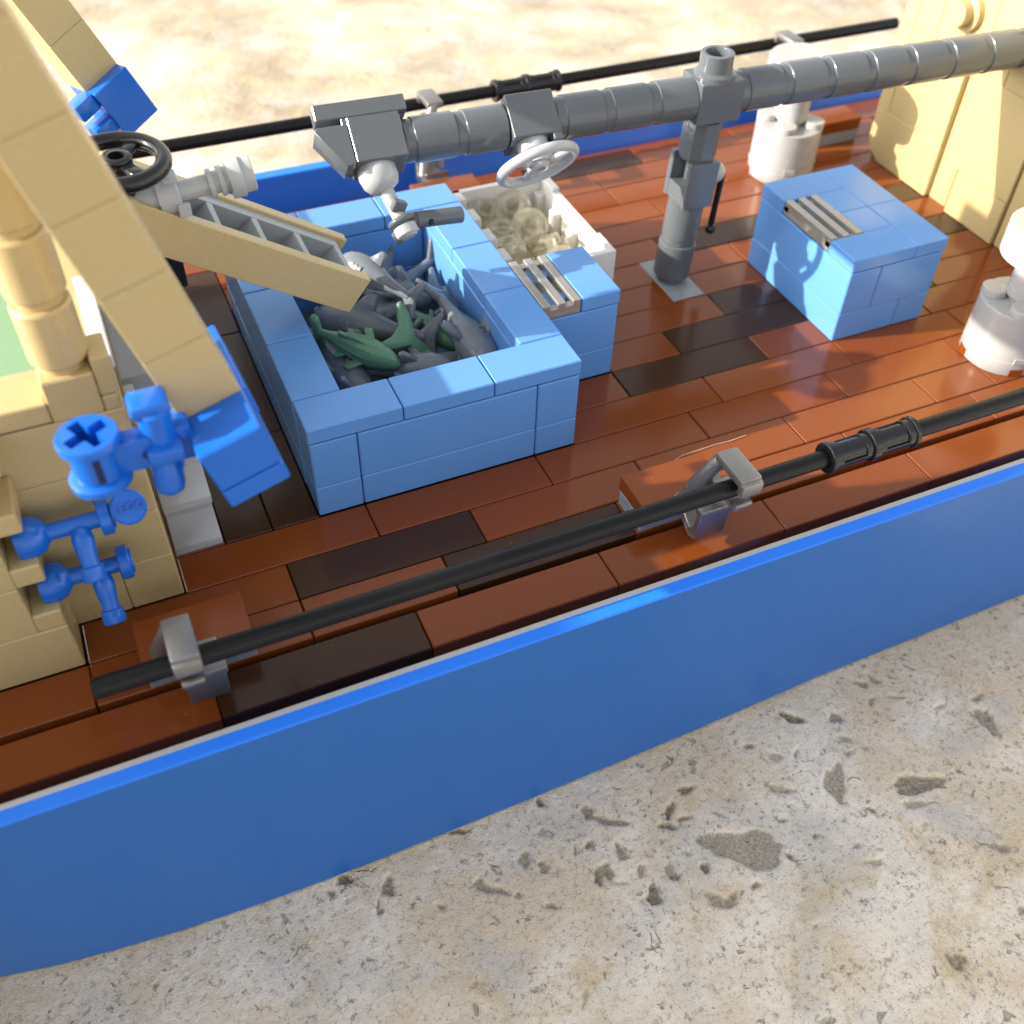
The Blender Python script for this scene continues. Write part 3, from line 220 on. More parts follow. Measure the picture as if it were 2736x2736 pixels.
# ------------------------------------------------------------------ ground: pitted pale stone
def ground():
    xs = np.unique(np.round(np.concatenate([np.array([-400, -200, -100, -60, -40, -25, -18, -14, -11]), np.arange(-9.5, 18.01, .042), np.array([19, 21, 24, 30, 45, 80, 150, 300, 600])]), 4))
    ys = np.unique(np.round(np.concatenate([np.array([-300, -100, -50, -30, -20, -16.5]), np.arange(-14.3, -4.9, .042), np.array([-3, 0, 5, 10, 15, 20, 30, 50, 80, 140, 300, 600])]), 4))
    X, Y = np.meshgrid(xs, ys); Z = np.full(X.shape, -5.0); pit = np.zeros(X.shape)
    for dep, pts in PITS:
        P = np.array(pts); x0, y0 = P.min(0) - .1; x1, y1 = P.max(0) + .1
        I = np.where((X > x0) & (X < x1) & (Y > y0) & (Y < y1))
        px, py = X[I], Y[I]; inside = np.zeros(px.shape, bool); dmin = np.full(px.shape, 9.)
        n = len(P)
        for i in range(n):
            ax, ay = P[i]; bx, by = P[(i + 1) % n]
            c = ((ay > py) != (by > py)) & (px < (bx - ax) * (py - ay) / (by - ay + 1e-9) + ax); inside ^= c
            t = np.clip(((px - ax) * (bx - ax) + (py - ay) * (by - ay)) / ((bx - ax) ** 2 + (by - ay) ** 2 + 1e-9), 0, 1)
            dmin = np.minimum(dmin, np.hypot(px - ax - t * (bx - ax), py - ay - t * (by - ay)))
        sd = np.where(inside, dmin, -dmin)
        k = np.clip((sd + .03) / .09, 0, 1); k = k * k * (3 - 2 * k)
        Z[I] = np.minimum(Z[I], -5 - dep * k); pit[I] = np.maximum(pit[I], k * min(1, .45 + dep * 5))
    ny, nx = X.shape
    me = bpy.data.meshes.new('ground'); me.vertices.add(nx * ny)
    me.vertices.foreach_set('co', np.stack([X, Y, Z], -1).ravel())
    i = np.arange((nx - 1) * (ny - 1)); a = (i // (nx - 1)) * nx + i % (nx - 1)
    f = np.stack([a, a + 1, a + nx + 1, a + nx], 1)
    me.loops.add(f.size); me.loops.foreach_set('vertex_index', f.ravel())
    me.polygons.add(len(f)); me.polygons.foreach_set('loop_start', np.arange(0, f.size, 4)); me.polygons.foreach_set('loop_total', np.full(len(f), 4))
    me.polygons.foreach_set('use_smooth', np.ones(len(f), bool))
    at = me.attributes.new('pit', 'FLOAT', 'POINT'); at.data.foreach_set('value', pit.ravel())
    me.update(calc_edges=True); me.validate()
    m = bpy.data.materials.new('pitted_stone'); m.use_nodes = True; t = m.node_tree; n = t.nodes; l = t.links; b = n['Principled BSDF']
    b.inputs['Roughness'].default_value = .75; b.inputs['Specular IOR Level'].default_value = .25
    tc = n.new('ShaderNodeTexCoord')
    def noise(sc, det=4, rough=.55, dist=0, off=(0, 0, 0)):
        mp = n.new('ShaderNodeMapping'); l.new(tc.outputs['Object'], mp.inputs[0]); mp.inputs['Location'].default_value = off
        q = n.new('ShaderNodeTexNoise'); q.inputs['Scale'].default_value = sc; q.inputs['Detail'].default_value = det; q.inputs['Roughness'].default_value = rough; q.inputs['Distortion'].default_value = dist
        l.new(mp.outputs[0], q.inputs['Vector']); return q.outputs['Fac']
    def rng(s, a, b_, c=0, d=1):
        q = n.new('ShaderNodeMapRange'); q.clamp = True; l.new(s, q.inputs[0]); q.inputs[1].default_value = a; q.inputs[2].default_value = b_; q.inputs[3].default_value = c; q.inputs[4].default_value = d; return q.outputs[0]
    def mul(a, b_):
        q = n.new('ShaderNodeMath'); q.operation = 'MULTIPLY'
        for k, v in enumerate((a, b_)):
            if isinstance(v, float): q.inputs[k].default_value = v
            else: l.new(v, q.inputs[k])
        return q.outputs[0]
    def mixc(f, a, c):
        q = n.new('ShaderNodeMix'); q.data_type = 'RGBA'; l.new(f, q.inputs[0])
        for k, v in ((6, a), (7, c)):
            if isinstance(v, tuple): q.inputs[k].default_value = v + (1,)
            else: l.new(v, q.inputs[k])
        return q.outputs[2]
    col = mixc(rng(noise(.30, 8, .70), .42, .58), (.94, .83, .68), (.78, .63, .45))
    sx = n.new('ShaderNodeSeparateXYZ'); l.new(tc.outputs['Object'], sx.inputs[0])
    far = mul(rng(sx.outputs[1], 10., 16.), rng(noise(.13, 6, .65, .4, (3, 2, 0)), .32, .60))         # the far side of the slab is mixed browner and darker, in patches
    col = mixc(mul(far, .92), col, (.36, .29, .195))
    col = mixc(mul(rng(noise(.55, 5, .65, .6, (5, 3, 0)), .54, .68), .8), col, (.66, .50, .28))          # ochre blotches
    col = mixc(mul(rng(noise(.5, 5, .6, .4, (9, 1, 0)), .50, .68), .6), col, (.58, .56, .52))           # grey clouds
    spm = rng(noise(.8, 4, .6, 0, (2, 8, 0)), .34, .6, .25, 1)
    col = mixc(mul(mul(rng(noise(5, 12, .85, .2), .535, .575), spm), .8), col, (.15, .14, .125))            # fine grey speckle
    col = mixc(mul(rng(noise(14, 6, .8, .2, (4, 4, 0)), .58, .63), .75), col, (.14, .12, .10))
    col = mixc(mul(rng(noise(2.1, 3, .5, 1.6, (1, 6, 0)), .69, .705), .75), col, (.42, .36, .27))         # small shallow pits
    at = n.new('ShaderNodeAttribute'); at.attribute_name = 'pit'
    pc = mixc(rng(noise(16, 6, .8), .42, .58), (.17, .145, .105), (.46, .39, .28))
    col = mixc(rng(at.outputs['Fac'], .25, .9), col, pc)
    l.new(col, b.inputs['Base Color'])
    h = n.new('ShaderNodeMath'); h.operation = 'MULTIPLY_ADD'; l.new(noise(4.5, 8, .65), h.inputs[0]); h.inputs[1].default_value = 1; l.new(rng(noise(2.1, 3, .5, 1.6, (1, 6, 0)), .68, .71, 0, -1.2), h.inputs[2])
    h2 = n.new('ShaderNodeMath'); h2.operation = 'MULTIPLY_ADD'; l.new(noise(22, 4, .6), h2.inputs[0]); h2.inputs[1].default_value = .3; l.new(h.outputs[0], h2.inputs[2])
    bp = n.new('ShaderNodeBump'); bp.inputs['Distance'].default_value = .09; bp.inputs['Strength'].default_value = .9
    l.new(h2.outputs[0], bp.inputs['Height']); l.new(bp.outputs[0], b.inputs['Normal'])
    me.materials.append(m)
    o = bpy.data.objects.new('ground', me); COL.objects.link(o); tag(o, kind='structure')
ground()

# ------------------------------------------------------------------ toy boat: hull and plank deck
boat = thing('toy_boat', 'toy boat with blue hull and brown plank deck standing on pale stone', 'toy boat', (4, 4, -5))
def hull():
    t = bmesh.new()
    st = [-16, -12, -10, -8.4, -7.4, -6.3, -5, -3.4, -2, -.7, 2.8, 7, 10.5, 17, 24, 32]
    def bot(x): return np.interp(x, [-16, -8.4, -7.4, -6.3, -5, -3.4, -2, -.7, 2.8, 7, 10.5, 17, 32], [-2.6, -4.77, -4.97, -5.12, -5.25, -5.34, -5.38, -5.39, -5.36, -5.27, -5.14, -5.08, -5.0])
    top = -5.2
    prof = []
    for x in st:
        yb = float(bot(x))
        near = [(x, yb, -4.90), (x, top - .06, .64), (x, top - .06, .77), (x, top - .03, .80), (x, -4.99, .80)]
        inner = [(x, -4.88, .80), (x, -4.85, .76), (x, -4.30, -.7)]
        far = [(a, 8 - b_, c) for a, b_, c in (near + inner)][::-1]
        prof.append([t.verts.new(p) for p in near + inner + far])
    k = len(prof[0])
    for a, b_ in zip(prof, prof[1:]):
        for i in range(k):
            f = t.faces.new((a[i], b_[i], b_[(i + 1) % k], a[(i + 1) % k]))
            f.material_index = {4: 1, 5: 1, 2: 2, 3: 2, 9: 2, 10: 2, 11: 2, 12: 2, 6: 3, 7: 3, 8: 3}.get(i, 0)  # grey strip on the near lip stands for a soft sky reflection
    t.faces.new(prof[0]); t.faces.new(prof[-1][::-1])
    bmesh.ops.recalc_face_normals(t, faces=t.faces)
    b = MB(); b.bm.free(); b.bm = t
    b.build('hull', [HULL, LGREY, RIM, INNER], boat, ang=25)
hull()
G = .012
nplank = 0
def plank(x0, x1, y0, y1, m, z=0.0, th=.4):
    global nplank
    nplank += 1
    b = MB(); b.box(wx(x0) + G, wx(x1) - G, y0 + G, y1 - G, z - th, z - random.uniform(0, .006), .022)
    o = b.build('plank', m, boat)
    return o
# rows along the boat: (y, first joint, colours by plank; D dark, b brown, c paler brown)
def row(y, joints, cols, y1=None):
    for (a, c), k in zip(zip(joints, joints[1:]), cols):
        if k != '-': plank(a, c, y, y1 or y + 1, {'D': DBROWN, 'b': BROWN, 'c': BROWN2}[k])
row(-1, [-3, 1, 5, 9, 13, 17, 21, 25], 'bbbbcbb')
row(-2, [-7, -5, -1, 3, 7, 11, 15, 17, 21, 25], '-bDbcccbb')
row(-3, [-9, -5, -1.0, 1.98, 6, 8, 12, 16, 20, 24], 'bbbDbcbcb')
row(0, [-3, 0, 6, 10, 14, 18, 22, 26], '--bcbcb')
row(1, [6, 8, 12, 16, 17.5, 21, 25], 'bDbbbb')
row(2, [8, 10, 14, 18.6, 22.6], 'bDDb')
row(3, [8, 12, 14, 17, 22.6], 'bD-b')
row(4, [8, 11, 14, 17, 20, 22.6], 'bc-bD')
row(5, [9, 11, 14, 17, 22.6], 'cbbb')
row(6, [9, 12, 16, 19, 23], 'cDbD')
row(7, [9, 13, 17, 20, 23], 'bcDb')
row(8, [0, 4, 8, 9, 13, 17, 23], 'bb-cbb')
row(9, [0, 4, 8, 12, 16, 20, 24], 'bbbcbc')
row(10, [-1, 3, 6, 10, 12, 16, 20, 24], 'b-bcbbb')
row(11, [-4, 0, 4, 8, 10, 14, 18, 22, 26], 'bbbbDbcbb', 12)
# planks running across the boat beside the tank
for x, ks in ((-3, 'bbb'), (-2, 'DDb'), (-1, 'DDD')):
    for j, k in enumerate(ks):
        y0 = (0, 4, 8)[j] if x != -1 else (0, 3.0, 7)[j]
        y1 = (4, 8, 10)[j] if x != -1 else (3.0, 7, 10)[j]
        plank(x, x + 1, y0, y1, DBROWN if k == 'D' else BROWN)
# edge tiles outside the gap
for (a, c), k in zip(zip([-11, -7, -3, 1, 5, 9, 13, 17, 21, 25], [-7, -3, 1, 5, 9, 13, 17, 21, 25, 29]), 'bbDbbbbbb'):
    plank(a, c, -4.12, -3.14, DBROWN if k == 'D' else BROWN, th=.55)
blk('deck_base', DBROWN, boat, (-13, 28, -4.25, 12.3, -1.2, -.43), bev=0)
ft = MB(); ft.box(-10, 26, 12.02, 12.3, -.42, -.1, .02); ft.build('edge_strip', BROWN, boat)
# ------------------------------------------------------------------ pale blue tank for the catch
MBL = MBLUE
tank = thing('fish_tank', 'large open light blue tank filled with grey and green toy fish', 'tank', (3, 4, 0))
def course(z0, z1, splits_f, splits_l):
    for a, c in zip(splits_f, splits_f[1:]):
        blk('wall_block', MBL, tank, (a + .012, c - .012, 0, .985, z0 + .006, z1 - .006))
        blk('wall_block', MBL, tank, (a + .012, c - .012, 7.015, 8, z0 + .006, z1 - .006))
    for a, c in zip(splits_l, splits_l[1:]):
        blk('wall_block', MBL, tank, (0, .985, a + .012, c - .012, z0 + .006, z1 - .006))
        blk('wall_block', MBL, tank, (5.015, 6, a + .012, c - .012, z0 + .006, z1 - .006))
course(0, .8, [0, 1, 5, 6], [1, 4, 7]); course(.8, 2.0, [0, 1, 5, 6], [1, 3, 7])
for a in (0, 2, 4):
    for y in (0, 7): blk('rim_tile', MBL, tank, (a + .012 - (.015 if a == 0 else 0), a + 1.988 + (.015 if a == 4 else 0), y - .015 * (y == 0) + .01, y + .99 + .015 * (y == 7), 2.03, 2.4))
for y in (1, 3, 5):
    for x in (0, 5): blk('rim_tile', MBL, tank, (x - (.015 if x == 0 else -.01), x + .99 + (.02 if x else 0), y + .012, y + 1.988, 2.03, 2.4))
blk('floor_plate', DGREY, tank, (.99, 5.01, .99, 7.01, 0.01, .1), bev=0)

def grille(parent, x0, y0, z):
    b = MB()
    b.box(x0, x0 + .96, y0, y0 + 1.96, z - .37, z - .27, .01)
    for y in (y0, y0 + 1.78): b.box(x0, x0 + .96, y, y + .18, z - .28, z - .12, .01)
    for x in (x0, x0 + .38, x0 + .76): b.box(x, x + .2, y0 - .003, y0 + 1.963, z - .28, z - .003, .012)
    return b.build('grille', GRILLE, parent)
# grille tiles show medium blue studs through their slots
def grille_studs(parent, x0, y0, z):
    b = MB()
    for y in (y0 + .5, y0 + 1.46): b.cyl((x0 + .48, y, z - .4), (x0 + .48, y, z - .17), .3, 24, .015)
    return b.build('stud', MBLUE, parent)

small = thing('hatch_box', 'small light blue box with silver grille between tank and white crate', 'box', (7, 3, 0))
blk('wall_block', MBL, small, (6.02, 7.98, 2.01, 3.99, .0, .795)); blk('wall_block', MBL, small, (6.02, 7.98, 2.01, 3.99, .805, 2.0))
blk('lid_tile', MBL, small, (7.02, 8.0, 2.0, 4.0, 2.03, 2.4)); grille(small, 6.03, 2.02, 2.4); grille_studs(small, 6.03, 2.02, 2.4)

big = thing('hatch_box', 'light blue box with a silver grille standing alone on the open deck', 'box', (15.2, 3, 0))
bx0, bx1, by0, by1 = 13.82, 16.66, .98, 4.95
for a, c in ((bx0, bx0 + .94), (bx0 + .94, bx1)): blk('wall_block', MBL, big, (a + .006, c - .006, by0, by1, .805, 2.0))
for a, c in ((bx0, bx0 + 1.9), (bx0 + 1.9, bx1)): blk('wall_block', MBL, big, (a + .006, c - .006, by0 + .004, by1, .0, .795))
for y0, y1 in ((by0, 1.96), (3.97, by1)): blk('lid_tile', MBL, big, (bx0 - .01, 15.68, y0 - .01, y1, 2.03, 2.4))
blk('lid_tile', MBL, big, (14.79, 15.68, 1.965, 2.96, 2.03, 2.4)); blk('lid_tile', MBL, big, (14.79, 15.68, 2.965, 3.965, 2.03, 2.4))
blk('lid_tile', MBL, big, (15.685, bx1 + .01, by0 - .01, 2.96, 2.03, 2.4)); blk('lid_tile', MBL, big, (15.685, bx1 + .01, 2.965, by1, 2.03, 2.4))
grille(big, 13.83, 1.98, 2.42); grille_studs(big, 13.83, 1.98, 2.42)

# ------------------------------------------------------------------ white crate of clear studs
crate = thing('crate', 'white ribbed open crate full of clear plastic pieces beside the tank', 'crate', (7.5, 6.2, 0))
b = MB(); CX0, CX1, CY0, CY1 = 6.06, 9.0, 4.05, 8.22
b.box(CX0, CX1, CY0, CY1, .0, .18, .01); b.box(CX0, CX1, CY0, CY0 + .16, .17, 2.0, .015); b.box(CX0, CX1, CY1 - .16, CY1, .17, 2.0, .015)
b.box(CX0, CX0 + .14, CY0 + .15, CY1 - .15, .17, 1.72, .015)
b.box(CX1 - .2, CX1, CY0 + .15, CY1 - .15, .17, 1.9, .015); b.box(CX1 - .2, CX1, CY0 + .15, CY0 + .9, 1.88, 2.0, .015); b.box(CX1 - .2, CX1, CY1 - .9, CY1 - .15, 1.88, 2.0, .015)
b.build('shell', WHITE, crate)
for y in (4.65, 5.62, 6.64, 7.66):
    blk('rib', WHITE, crate, (CX0 + .13, CX0 + .40, y, y + .55, .17, 2.0), bev=.015)
    blk('rib', WHITE, crate, (CX1 - .42, CX1 - .19, y + .1, y + .4, .17, 1.6), bev=.015)
def clear_mesh():
    b = MB()
    b.lathe([(.18, 0), (.38, 0), (.4, .02), (.4, .14), (.48, .15), (.49, .17), (.49, .38), (.48, .40), (.31, .4), (.30, .42), (.30, .55), (.29, .57), (.19, .57), (.18, .55)], (0, 0, -.25), n=28, cap0=False, cap1=False)
    bmesh.ops.remove_doubles(b.bm, verts=b.bm.verts, dist=1e-5)
    # close the bore so the piece is a solid ring
    bm = b.bm; es = [e for e in bm.edges if e.is_boundary]
    bmesh.ops.bridge_loops(bm, edges=es); bmesh.ops.recalc_face_normals(bm, faces=bm.faces)
    return b
c0 = clear_mesh().build('clear_stud', CLEAR); rnd = random.Random(11)
spots = []
for lay, z in enumerate((.55, 1.0, 1.42)):
    for i in range(2):
        for j in range(4):
            spots.append((6.95 + i * .98 + rnd.uniform(-.14, .14) + (.15 if lay % 2 else 0), 4.72 + j * 1.0 + rnd.uniform(-.12, .12), z + rnd.uniform(-.1, .1)))
where = ['front left', 'left second from front', 'left third from front', 'back left', 'front right', 'right second from front', 'right third from front', 'back right']
lay_n = ['bottom layer', 'middle layer', 'top layer']
for i, p in enumerate(spots):
    o = c0 if i == 0 else c0.copy()
    if i: COL.objects.link(o)
    o.location = p; o.rotation_euler = (rnd.uniform(-1.1, 1.1) if i < 16 else rnd.uniform(-.7, .5), rnd.uniform(-1, 1) * (1 if i < 16 else .5), rnd.uniform(0, 6))
    tag(o, 'clear round plastic piece, %s, %s in white crate' % (lay_n[i // 8], where[i % 8]), 'plastic piece', 'clear round pieces filling the white crate')

# ------------------------------------------------------------------ fish
def fish_mesh(gr=False):
    b = MB()
    if gr:
        b.chain([(x, 0, 0) for x in (-1.15, -.9, -.6, -.25, .15, .5, .8, 1.0, 1.12)], [.11, .14, .23, .34, .41, .40, .31, .20, .07], 18, sy=.85)
        b.box(-1.28, -1.06, -.095, .095, -.66, .66, .07, seg=2)
        b.prism([(-1.1, -.1), (-.7, -.12), (-.7, .12), (-1.1, .1)], -.06, .06, 'y')
        b.prism([(-.5, .2), (.1, .34), (.55, .3), (.0, .52), (-.55, .42)], -.05, .05, 'y')
        for s in (-1, 1):
            b.prism([(.1, .2 * s), (.35, .26 * s), (.02, .66 * s), (-.18, .6 * s)], -.12, .02, 'z')
            b.prism([(-.4, .14 * s), (-.15, .2 * s), (-.45, .45 * s), (-.55, .4 * s)], -.14, -.03, 'z')
            b.sphere((.72, .2 * s, .12), .07, 12)
        for k in range(9):      # raised scale lines along the flanks
            a_ = k * .52 - .5; b.chain([(x_, r_ * .84 * math.cos(a_), r_ * math.sin(a_)) for x_, r_ in ((-.55, .235), (-.25, .325), (.15, .40), (.5, .39))], [.018, .035, .035, .015], 6)
    else:
        b.chain([(x, 0, 0) for x in (-1.35, -1.1, -.75, -.4, 0, .45, .85, 1.15, 1.35, 1.45)], [.13, .15, .18, .27, .41, .48, .46, .37, .23, .08], 20, sy=.95)
        t = [(-1.15, -.13), (-1.2, .13), (-1.42, .38), (-1.64, .66), (-1.76, .62), (-1.62, .14), (-1.60, -.04), (-1.68, -.36), (-1.76, -.56), (-1.64, -.62), (-1.36, -.32)]
        b.prism(t, -.09, .09, 'y', bev=.035)
        b.prism([(-.05, .3), (.5, .42), (.1, .84), (-.08, .80)], -.08, .08, 'y', bev=.025)
        for s in (-1, 1):
            b.prism([(.2, .34 * s), (.62, .38 * s), (.2, .86 * s), (.0, .82 * s)], -.17, -.01, 'z', bev=.025)
            for k in range(3):
                b.sphere((.36 + .16 * k, .44 * s - .012 * k * s, .05), .055, 10, (.55, .6, 2.8))
            b.sphere((1.1, .27 * s, .12), .05, 10)
    return b
fg = fish_mesh().build('fish', FGREY, ang=50); fn = fish_mesh(True).build('fish', FGREEN, ang=60)
FISH = [  # kind, tail, head, roll, label
 ('g', (3.62, 4.0, 2.0), (2.55, 5.9, 2.2), .5, 'topmost grey toy fish, sticking out from under the chute'),
 ('n', (1.45, 3.95, 1.62), (2.7, 2.65, 1.35), .35, 'green toy fish lying whole on the left of the heap'),
 ('g', (3.9, 3.7, 1.0), (1.55, 5.35, 1.15), .5, 'dark grey toy fish with gill slits behind the whole green fish'),
 ('g', (4.45, 4.55, 1.55), (4.75, 1.75, 1.15), .9, 'grey toy fish in the front right corner, tail raised'),
 ('g', (4.1, 7.0, 1.3), (3.1, 5.6, .7), 0.1, 'grey toy fish at the back wall with tail fin upright'),
 ('g', (4.8, 6.3, 1.25), (3.4, 5.9, .6), .2, 'grey toy fish with its tail in the far right corner'),
 ('g', (4.75, 5.5, 1.0), (2.4, 5.0, .5), .9, 'half buried grey toy fish behind the topmost fish'),
 ('g', (4.95, 4.9, .95), (3.0, 4.1, .4), 1.3, 'grey toy fish with flat tail fin against the right wall'),
 ('g', (1.45, 2.2, 1.3), (3.4, 1.75, .75), .35, 'grey toy fish with fin up in the near left corner'),
 ('g', (1.4, 4.9, 1.0), (1.9, 2.4, .8), 1.0, 'grey toy fish under the upper green fish by the left wall'),
 ('g', (2.6, 3.1, .55), (4.6, 3.0, .6), .2, 'grey toy fish lying low in the front middle of the heap'),
 ('g', (2.2, 6.4, .8), (1.6, 4.4, .7), .4, 'grey toy fish hidden in the shade under the chute'),
 ('g', (3.4, 4.9, .35), (1.8, 6.4, .45), 1.6, 'grey toy fish deep in the heap below the chute end'),
 ('g', (4.4, 2.0, .5), (2.2, 2.2, .45), 2.2, 'grey toy fish at the bottom along the front wall'),
 ('g', (2.05, 3.2, .9), (3.9, 2.35, 1.15), .3, 'grey toy fish between the whole green fish and the front wall'),
 ('g', (3.0, 6.6, 1.0), (4.4, 5.0, 1.1), 1.2, 'grey toy fish slanting toward the right wall behind the topmost fish'),
 ('n', (3.9, 4.75, 1.0), (4.5, 3.6, .7), .8, 'second green toy fish low in the heap near the right wall'),
]
def place_fish(o, tail, head, roll, L=2.9):
    t, h = Vector(tail), Vector(head); c = (t + h) / 2; d = (h - t).normalized()
    x = d; y = Vector((0, 0, 1)).cross(x).normalized(); z = x.cross(y)
    m = Matrix((x, y, z)).transposed().to_4x4() @ Matrix.Rotation(roll, 4, 'X'); m.translation = c
    s = min(1.0, max(.75, (h - t).length / L)); o.matrix_basis = m @ Matrix.Scale(s, 4)
used = {'g': False, 'n': False}
for k, t, h, r, lab in FISH:
    src = fg if k == 'g' else fn
    o = src if not used[k] else src.copy()
    if used[k]: COL.objects.link(o)
    used[k] = True; place_fish(o, t, h, r, 2.0 if k == 'n' else 2.9)
    tag(o, lab, 'toy fish', 'toy fish heaped in the blue tank')
b = MB()   # green fish diving tail up
b.prism([(-.1, -1.0), (.12, -1.0), (.14, -.1), (.5, .28), (.62, .62), (.5, .66), (.1, .34), (-.22, .36), (-.6, .56), (-.66, .44), (-.42, .14), (-.12, -.12)], -.08, .08, 'y', bev=.03)
b.chain([(0, 0, z) for z in (-.5, -.8, -1.1, -1.5)], [.1, .16, .26, .3], 16)
o = b.build('fish', FGREEN, ang=50)
F_ = Matrix.Translation((3.28, 3.42, 1.35)) @ Matrix.Rotation(R(22), 4, 'Z') @ Matrix.Rotation(R(-38), 4, 'X') @ Matrix.Rotation(R(-28), 4, 'Y')
o.matrix_basis = F_; tag(o, 'green toy fish diving in, only its forked tail showing', 'toy fish', 'toy fish heaped in the blue tank')

# added block, unseen left of the frame, to keep low sun off near ground
st = MB(); st.box(-60, -33, -70, 5.9, -5.05, 17.4, .5, seg=2); st = st.build('shade_block', bpy.data.materials['pitted_stone'])
tag(st, 'unseen stone block added left of the boat to shade the ground', 'shade block')
# ------------------------------------------------------------------ crane: mast and boom
crane = thing('deck_crane', 'dark grey crane with long ringed boom, short mast, white handwheel and hook', 'crane', (11.45, 5.05, 0))
blk('base_tile', LGREY2, crane, (10.94, 11.9, 4.04, 6.0, -.3, .015))
mb, mt = Vector((11.4, 5.05, 0)), Vector((11.66, 5.05, 4.56))
md = (mt - mb).normalized()
def mp(z): return mb + (mt - mb) * (z / 4.56)
b = MB()
b.cyl(mp(.01), mp(.2), .38, 36, .02); b.cyl(mp(.18), mp(1.18), .495, 40, .03); b.cyl(mp(1.17), mp(1.34), .44, 36, .02); b.cyl(mp(1.33), mp(2.5), .47, 40, .03)
b.build('mast', DGREY, crane)
MM = Matrix.Translation(mp(2.4)) @ Matrix.Rotation(R(3.2), 4, 'Y')
b = MB()
b.box(-.42, .42, -.52, -.34, -.05, 1.15, .02, MM); b.box(-.42, .42, .34, .52, -.05, 1.15, .02, MM); b.box(-.05, .42, -.35, .35, -.02, 1.13, .02, MM); b.box(-.42, .0, -.35, .35, -.02, .42, .02, MM)
b.cyl(MM @ Vector((.4, .1, .18)), MM @ Vector((.62, .1, .18)), .12, 20, .02)
b.build('clip_block', DGREY, crane)
b = MB(); b.lathe([(.40, 0), (.42, .02), (.42, .1), (.47, .12), (.47, 1.02)], mp(3.5), mt, 10, cap0=True); b.build('mast_top', DGREY, crane, ang=25)
# boom axis
B0 = Vector((11.75, 5.05, 5.06)); bd = Vector((1, -.052, 0)).normalized()
BX = Matrix((bd, Vector((0, 0, 1)).cross(bd), Vector((0, 0, 1)))).transposed().to_4x4(); BX.translation = B0
b = MB(); b.box(-.575, .59, -.5, .5, -.5, .49, .025, BX)
b.lathe([(.5, .48), (.5, .56), (.42, .62), (.40, .63), (.40, 1.0), (.38, 1.02), (.29, 1.02), (.28, 1.0), (.28, .7)], B0 - Vector((0, 0, 0)), n=40, cap0=False)
b.build('mast_block', DGREY, crane)
def seg(x0, x1, m=DGREY, flip=False):
    """one round brick of the boom, wide part plus the narrower neck"""
    b = MB(); L = x1 - x0; P = [(.455, 0), (.465, .01), (.465, .22), (.475, .23), (.498, .24), (.5, .26), (.5, L - .015), (.485, L)]
    b.lathe(P, BX @ Vector((x0, 0, 0)), BX @ Vector((x0 + 1, 0, 0)), 44)
    return b.build('boom_section', m, crane, ang=30)
x = .59
for i in range(9): seg(x, x + 1.185); x += 1.19
for i in range(3): seg(-.575 - 1.19 * (i + 1), -.575 - 1.19 * i - .005)
xa = -.575 - 3.57
RO = BX @ Matrix.Rotation(R(40), 4, 'X')          # the two end blocks are rolled forward about the boom
Bb = MB(); Bb.box(xa - 1.16, xa - .02, -.5, .5, -.0, .5, .02, RO); Bb.box(xa - 1.16, xa - .24, -.5, -.32, -.5, .02, .02, RO); Bb.box(xa - .24, xa - .02, -.66, .5, -.5, .48, .02, RO)
Bb.box(xa - 1.16, xa - 1.0, -.5, .5, -.5, .02, .02, RO); Bb.box(xa - 1.1, xa - .1, -.2, .5, -.48, .02, .02, RO)
Bb.build('wheel_block', DGREY, crane)
for i in range(2): seg(xa - 1.19 * (i + 2) - .0, xa - 1.19 * (i + 1) - .005 - 0)
xb = xa - 1.19 * 3
Bb = MB(); Bb.box(xb - 1.16 - .02, xb - .02, -.5, .5, -.5, .5, .022, RO); Bb.build('end_block', DGREY, crane)
Bb = MB(); Bb.box(xb - 1.84, xb + .18, .50, .86, .04, .5, .022, RO)     # long bar along the back edge
Bb.box(xb - 1.3, xb - 1.17, .2, .5, .0, .48, .015, RO)
Bb.build('end_bar', DGREY, crane)
Bb = MB(); Bb.prism([(xb - 1.19, -.52), (xb - 1.40, -.56), (xb - 1.92, .26), (xb - 1.86, .36), (xb - 1.19, .36)], -.22, .5, 'z', .02, RO); Bb.build('end_wedge', DGREY, crane)
Bb = MB(); Bb.cyl(RO @ Vector((xb + .02, .66, .3)), RO @ Vector((xb + .02, .66, -.2)), .2, 20, .02); Bb.build('stud', DGREY, crane)
# white handwheel below the boom
hw = RO @ Vector((xa - .62, -.5, -.1)); sd = (RO.to_3x3() @ Vector((0, -1, 0))).normalized()
wc = Vector((6.93, 4.47, 4.46))
b = MB(); b.lathe([(.36, 0), (.37, .02), (.37, .42), (.33, .46), (.33, .72)], wc - sd * .72, wc, 30)
b.build('wheel_stub', LGREY, crane)
def handwheel(c, ax, Rr, r, m, name, parent, spokes=4, rot=.3, hub=.24):
    b = MB(); b.torus(c, ax, Rr, r, 64, 18)
    F = frame(c, Vector(c) + Vector(ax))
    b.tube(F @ Vector((0, 0, -.12)), F @ Vector((0, 0, .13)), hub, hub * .55, 28)
    for k in range(spokes):
        a = rot + k * 2 * math.pi / spokes
        Mk = F @ Matrix.Rotation(a, 4, 'Z')
        b.box(hub * .85, Rr - r * .3, -r * .8, r * .8, -.06, .06, .02, Mk)
    return b.build(name, m, parent, ang=50)
handwheel(wc, sd + Vector((.10, 0, 0)), .88, .12, LGREY, 'handwheel', crane, 3, .5, .27)
